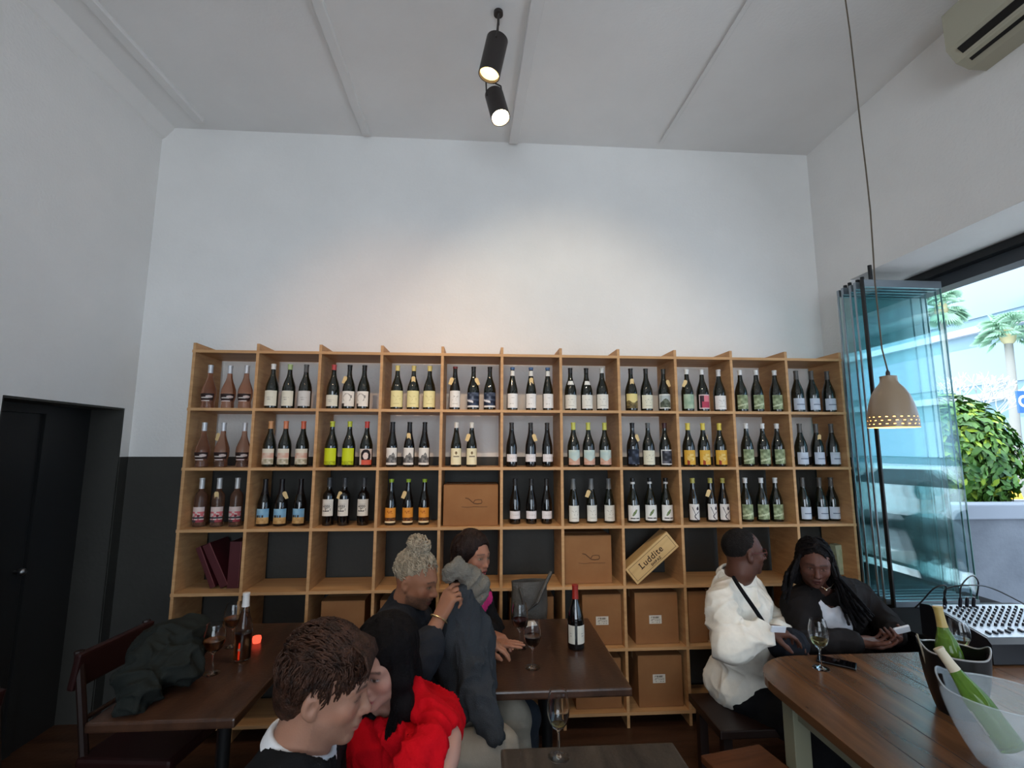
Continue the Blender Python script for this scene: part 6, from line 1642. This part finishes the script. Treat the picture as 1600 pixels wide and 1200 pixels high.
# ================= man in the white shirt
C5 = P_(1161, 862, 2.56); R5 = frame(CR*0.97+CF*0.10+np.array([0, 0, -0.02]), (0, 0, 1))
J = dict(head=C5, neck=P_(1149, 908, 2.60), pelvis=P_(1163, 1062, 2.62))
J['shR'] = P_(1128, 952, 2.42); J['shL'] = P_(1176, 932, 2.80); J['elR'] = P_(1138, 1012, 2.26); J['wrR'] = P_(1200, 984, 2.34); J['elL'] = P_(1222, 990, 2.68); J['wrL'] = P_(1214, 992, 2.44)
seat_legs(J, fwd=CR*0.60-CF*0.62, reach=0.38)
HD = dict(base=srgb(84, 52, 40), lip=srgb(84, 48, 44), brow=srgb(22, 16, 14), m=M_skin['dark'])
p5, b5_ = build_person('man in white shirt and glasses with black strap, seated in profile', J, R5,
    dict(R=dict(d=CR*1.0-np.array([0, 0, 0.15]), n=np.array([0.1, 0.2, -1.0]), side=-1, curl=(0.35, 0.4, 0.45, 0.5), thumb=(0.7, 0.5)), L=dict(d=CR*0.9-CF*0.2-np.array([0, 0, 0.3]), n=np.array([0, -0.6, -1.0]), side=1, curl=(0.3, 0.3, 0.35, 0.4))), HD, None, None, None, w=1.18, belly=0.03,
    headkw=dict(jaw=1.1, nose=1.25, lips=1.3, neck_r=0.066), colkw=dict(eyes_open=0.8, blush=(1.05, 0.95, 0.95), beard=(srgb(60, 46, 42), 0.35)))
M_hshort = hair_mat('short_black_hair', srgb(16, 13, 12), srgb(30, 25, 23), 0.8)
F_, L_ = hairfield(C5, R5, 1.0, 0.16)
F_.ell(L_(0, -0.018, 0.034), (0.0775, 0.096, 0.088), R5, 0.01)
F_.ell(L_(0, 0.070, -0.020), (0.10, 0.062, 0.088), R5, 0.012, 's'); F_.ell(L_(0, 0.02, -0.07), (0.11, 0.08, 0.07), R5, 0.012, 's')
F_.half(L_(0, -0.09, -0.055), -R5[:, 2], 0.01)
emit('hair', F_, M_hshort, p5, disp=lambda V, N: 0.002*(vnoise(V*300)-0.5), rel=1)
M_frame = mat('glasses_frame', srgb(90, 40, 36), 0.3); M_lens = pane_mat('glasses_lens', (0.95, 0.95, 0.95))
gl_ = empty('glasses', (0, 0, 0)); gl_.parent = p5
LL = lambda x, y, z: Vector(C5+R5@np.array([x, y, z]))
m = MB()
for sx in (-1, 1):
    m.tube([LL(sx*0.033+0.025*math.cos(a), 0.104-0.012*abs(math.cos(a)*sx+0.0)*0.6, 0.0+0.018*math.sin(a)) for a in np.linspace(0, 2*PI, 21)], 0.0022, 6, cap=False)
    m.tube([LL(sx*0.058, 0.098, 0.006), LL(sx*0.076, 0.05, 0.006), LL(sx*0.083, 0.005, 0.008), LL(sx*0.083, -0.02, -0.004)], 0.0024, 6)
m.tube([LL(-0.008, 0.104, 0.004), LL(0, 0.108, 0.006), LL(0.008, 0.104, 0.004)], 0.0020, 6)
m.build('glasses_frame', M_frame, p5)
bpy.data.objects.remove(gl_)
M_wshirt = cloth_mat('white_shirt_cotton', srgb(226, 220, 208), 0.75, 0.1, 0.12, 300)
pts = np.array([J[k] for k in ('neck', 'shL', 'shR', 'elL', 'elR', 'wrL', 'wrR', 'pelvis')]); F_ = Field(pts.min(0)-0.30, pts.max(0)+0.22, 0.0065)
add_torso(F_, J, 0.022, w=1.12, belly=0.03); add_arm(F_, J['shR'], J['elR'], J['wrR'], 0.026, w=1.1, upto=0.80); add_arm(F_, J['shL'], J['elL'], J['wrL'], 0.024, w=1.1, upto=0.80)
F_.ell(J['pelvis']+np.array([0, 0, -0.01]), (0.20, 0.20, 0.135), None, 0.05)
nk5 = unit(C5-J['neck']-R5[:, 1]*0.03); F_.cap(J['neck']+nk5*0.020, C5, 0.068, 0.085, 0.008, 's')
F_.half(J['pelvis']+np.array([0, 0, -0.085]), (0, 0, -1), 0.01)
emit('shirt', F_, M_wshirt, p5, disp=lambda V, N: cloth_disp(0.018, 9, (0.7, -0.3, 0.5), 2.2, 2)(V, N))
F_ = Field(J['neck']-0.16, J['neck']+0.17, 0.004)
for hgt, ra, rr in ((0.056, 0.073, 0.006), (0.045, 0.079, 0.007), (0.034, 0.086, 0.008)):
    rp_ = [np.array(v) for v in ring(J['neck']+nk5*hgt, nk5, R5[:, 1], ra+0.006, ra, 0, dip=0.035)]; F_.chain(rp_[2:-2], [rr]*(len(rp_)-4), 0.008)
emit('shirt_collar', F_, M_wshirt, p5)
trousers(p5, J, cloth_mat('black_chinos', srgb(24, 24, 26)), w=1.15)
MB().tube([P_(1146, 902, 2.47), P_(1152, 912, 2.415), P_(1164, 930, 2.37), P_(1178, 950, 2.345), P_(1194, 974, 2.34), P_(1204, 992, 2.36)], [0.010]*6, 8).build('shoulder_strap', M_blackt, p5)
F_ = Field(P_(1225, 1010, 2.4)-0.2, P_(1225, 1010, 2.4)+0.2, 0.006); F_.ell(P_(1232, 1008, 2.42), (0.10, 0.06, 0.075), None, 0.02)
tag(emit('shoulder_bag', F_, cloth_mat('black_bag_cloth', srgb(36, 38, 44)), None, disp=lambda V, N: 0.018*(folds(V, 18, None, seed=4)-0.5)), 'small black bag on the lap of the white shirted man', 'bag')
o = MB().box((0, 0, 0), (0.075, 0.010, 0.03), bev=0.003).build('phone', mat('white_phone', srgb(214, 220, 230), 0.3)); o.location = P_(1216, 983, 2.26); o.rotation_euler = (0.2, 0.1, 0.1)
tag(o, 'white phone held by the man in the white shirt', 'phone')

# ================= woman with long braids
C6 = P_(1272, 878, 2.66); R6 = frame(-CF*0.93-CR*0.42+np.array([0, 0, -0.12]), (0.05, 0, 1))
J = dict(head=C6, neck=P_(1288, 925, 2.74), pelvis=P_(1322, 1050, 2.74), hs=1.0)
J['shR'] = P_(1242, 950, 2.66); J['shL'] = P_(1342, 932, 2.80); J['elR'] = P_(1256, 1004, 2.48); J['wrR'] = P_(1344, 1003, 2.46); J['elL'] = P_(1386, 975, 2.66); J['wrL'] = P_(1400, 998, 2.52)
seat_legs(J, fwd=-CF*0.75+CR*0.35, reach=0.40)
p6, b6_ = build_person('woman with long black braids in black jacket, looking down beside window', J, R6,
    dict(R=dict(d=CR*0.95-CF*0.1, n=-CF*0.2+CU, side=1, curl=(0.35, 0.4, 0.45, 0.5), thumb=(0.9, 0.5)), L=dict(d=-CR*0.5-CF*0.5+CU*0.2, n=-CR*0.6+CU*0.6, side=-1, curl=(0.4, 0.45, 0.5, 0.5), thumb=(0.9, 0.4))), dict(HD, base=srgb(88, 56, 46)), None, None, None, w=1.0,
    headkw=dict(jaw=0.98, nose=1.2, lips=1.3, cheek=1.12, neck_r=0.050), colkw=dict(eyes_open=0.7, blush=(1.08, 0.95, 0.95)))
F_ = Field(C6-0.20, C6+np.array([0.26, 0.22, 0.2]), 0.0045); L_ = lambda x, y, z: C6+R6@(np.array([x, y, z])*1.0)
F_.ell(L_(0, -0.018, 0.036), (0.082, 0.100, 0.092), R6, 0.01)
for sx in (-1, 1): F_.chain([L_(sx*0.05, -0.015, 0.06), L_(sx*0.074, -0.012, -0.03), L_(sx*0.085, -0.01, -0.12)], [0.032, 0.022, 0.024], 0.03)
F_.chain([L_(0, -0.07, 0.02), L_(0, -0.08, -0.13)], [0.06, 0.06], 0.03)
F_.ell(L_(0, 0.084, -0.024), (0.066, 0.064, 0.104), R6, 0.010, 's')
hh = emit('hair', F_, M_hblk, p6, disp=lambda V, N: 0.006*(crease(V, 60, R6[:, 1]+R6[:, 2], 6, 4, 0.3, 2)-0.4), rel=1)
rnd = random.Random(8); 
def braid(pts, r=0.0065):
    P = []; 
    for i in range(len(pts)-1):
        for k in range(10): t = k/10; P.append(Vector(pts[i])*(1-t)+Vector(pts[i+1])*t)
    P.append(Vector(pts[-1])); rr = [r*(1+0.22*math.sin(i*2.2)) for i in range(len(P))]
    return P, rr
m = MB(); rj = lambda a: rnd.uniform(-a, a)
for k in range(13):
    u = k/12.0; a1 = P_(1251-10*u+rj(2), 866+12*u, 2.60+0.07*u); a2 = P_(1240-12*u+rj(3), 900+rj(4), 2.55+rj(0.03)); a3 = P_(1231-8*u+rj(4), 940-14*u+rj(6), 2.54+rj(0.03))
    P, rr = braid([a1, a2, a3], 0.0072); m.tube(P, rr, 6)
for k in range(16):
    u = k/15.0
    P, rr = braid([P_(1291+9*u+rj(2), 870+rj(4), 2.62+0.05*u), P_(1301+12*u+rj(3), 903+rj(3), 2.57+rj(0.03)), P_(1314+26*u+rj(4), 940+rj(5), 2.57+rj(0.04)), P_(1332+32*u+rj(6), 985-26*u+rj(8), 2.56+0.04*u+rj(0.03))], 0.0072); m.tube(P, rr, 6)
surf_strands(m, C6, R6, 1.0, (0, -0.018, 0.038), (0.083, 0.101, 0.093), 110, lambda c: np.array([np.sign(c[0])*0.9, -0.35, -0.5]), 0.10, 0.0062, lambda c: c[2] > 0.02 and not (c[1] > 0.055 and c[2] < 0.085), 9, segs=8)
m.build('braids', M_hblk, p6)
M_bjack = cloth_mat('black_jacket_cloth', srgb(30, 27, 27), 0.8)
pts = np.array([J[k] for k in ('neck', 'shL', 'shR', 'elL', 'elR', 'wrL', 'wrR', 'pelvis')]); F_ = Field(pts.min(0)-0.26, pts.max(0)+0.22, 0.0065)
add_torso(F_, J, 0.032, w=1.0); add_arm(F_, J['shR'], J['elR'], J['wrR'], 0.022, upto=0.86); add_arm(F_, J['shL'], J['elL'], J['wrL'], 0.022, upto=0.80)
F_.cap(J['neck']+R6[:, 1]*0.02, C6, 0.062, 0.07, 0.01, 's')

F_.chain([P_(1286, 922, 2.60), P_(1306, 955, 2.575), P_(1320, 1000, 2.58)], [0.050, 0.075, 0.085], 0.012, 's')
emit('jacket', F_, M_bjack, p6, disp=cloth_disp(0.012, 11, (0.4, 0, 1), 2.2, 7))
F_ = Field(pts.min(0)-0.22, pts.max(0)+0.2, 0.007); add_torso(F_, J, 0.018, w=1.0)
F_.cap(J['neck']+R6[:, 1]*0.055-np.array([0, 0, 0.02]), C6, 0.060, 0.07, 0.01, 's')
emit('white_top', F_, cloth_mat('white_jersey', srgb(216, 220, 230), 0.8), p6, disp=lambda V, N: 0.006*(folds(V, 12, (0.3, 0, 1), 2.5)-0.5))
F_ = Field(J['neck']-0.2, J['neck']+0.15, 0.006)
F_.chain([P_(1262, 920, 2.56), P_(1268, 932, 2.50), P_(1276, 940, 2.47)], [0.022, 0.024, 0.012], 0.01)
emit('jacket_collar', F_, M_bjack, p6)
trousers(p6, J, cloth_mat('grey_blue_jeans', srgb(112, 120, 130)), w=1.0)
MB().tube([P_(1282, 908, 2.62), P_(1284, 917, 2.555), P_(1291, 921, 2.54), P_(1299, 917, 2.555), P_(1304, 908, 2.63)], 0.0012, 5).sphere(P_(1291, 922, 2.538), 0.005).build('necklace', mat('pale_gold_chain', srgb(230, 216, 190), 0.2, metal=0.9), p6)
o = MB().box((0, 0, 0), (0.075, 0.012, 0.040), bev=0.005).build('phone', mat('pale_phone', srgb(206, 210, 216), 0.3)); o.location = P_(1409, 984, 2.44); o.rotation_euler = (0.5, -0.35, -0.35)
tag(o, 'pale phone held in the hands of the braided woman', 'phone')

# ================= person at the outdoor table, mirrored in the glass
gx, gy = 5.60, -1.15
J = dict(head=np.array([gx, gy, 1.33]), neck=np.array([gx-0.02, gy, 1.15]), pelvis=np.array([gx-0.02, gy, 0.55]))
J['shR'] = np.array([gx-0.02, gy-0.18, 1.08]); J['shL'] = np.array([gx-0.02, gy+0.18, 1.08]); J['elR'] = np.array([gx+0.12, gy-0.22, 0.82]); J['wrR'] = np.array([gx+0.32, gy-0.15, 0.80]); J['elL'] = np.array([gx+0.12, gy+0.20, 0.82]); J['wrL'] = np.array([gx+0.32, gy+0.10, 0.80])
seat_legs(J, fwd=(1, -0.1, 0))
p7, _b = build_person('person in grey t-shirt seated outside, mirrored in the folded glass', J, frame((0.9, 0.25, -0.1)), dict(R=dict(d=(1, 0, 0), n=np.array([0, 0, -1.0]), side=-1), L=dict(d=(1, 0, 0), n=np.array([0, 0, -1.0]), side=1)), HB, None, None, None, vx=0.008)
F_, L_ = hairfield(J['head'], frame((0.9, 0.25, -0.1)), 1.0, 0.16, 0.006); RR = frame((0.9, 0.25, -0.1))
F_.ell(L_(0, -0.02, 0.04), (0.085, 0.104, 0.095), RR, 0.01); F_.ell(L_(0, 0.075, -0.03), (0.09, 0.06, 0.09), RR, 0.012, 's'); F_.ell(L_(0, 0.03, -0.07), (0.11, 0.08, 0.07), RR, 0.012, 's')
emit('hair', F_, M_hdark, p7)
pts = np.array([J[k] for k in ('neck', 'shL', 'shR', 'elL', 'elR', 'pelvis')]); F_ = Field(pts.min(0)-0.22, pts.max(0)+0.2, 0.009)
add_torso(F_, J, 0.018); F_.cap(J['shL'], J['elL'], 0.068, 0.066, 0.03); F_.cap(J['shR'], J['elR'], 0.068, 0.066, 0.03); F_.cap(J['neck']+np.array([0, 0, 0.01]), J['head'], 0.06, 0.07, 0.01, 's')
emit('t_shirt', F_, cloth_mat('grey_jersey', srgb(110, 120, 122)), p7); trousers(p7, J, cloth_mat('navy_trousers', srgb(40, 44, 56)))

# ================= dark coat heaped on the chair and corner of the left table
cl_ = ((228, 1050, 1.93, (0.075, 0.10, 0.085)), (258, 1014, 2.05, (0.095, 0.11, 0.085)), (286, 996, 2.12, (0.085, 0.09, 0.065)), (300, 1000, 2.12, (0.045, 0.06, 0.04)), (222, 1080, 1.84, (0.055, 0.08, 0.065)), (276, 1040, 1.96, (0.08, 0.10, 0.06)), (213, 1090, 1.86, (0.045, 0.07, 0.09)), (290, 1027, 2.0, (0.045, 0.06, 0.035)))
cp_ = np.array([P_(*c[:3]) for c in cl_]); F_ = Field(cp_.min(0)-0.2, cp_.max(0)+0.2, 0.006)
for c in cl_: F_.ell(P_(*c[:3]), c[3], None, 0.035)
tag(emit('coat', F_, cloth_mat('dark_olive_cloth', srgb(34, 37, 35), 0.85), None, disp=lambda V, N: 0.036*(crease(V, 10, (1, 0.3, -0.4), 3, 3, 0.8, 2.2)-0.35)+0.018*(crease(V, 24, (1, 0, 0.3), 3, 7)-0.3)), 'dark olive coat heaped over the chair beside the left table', 'coat')
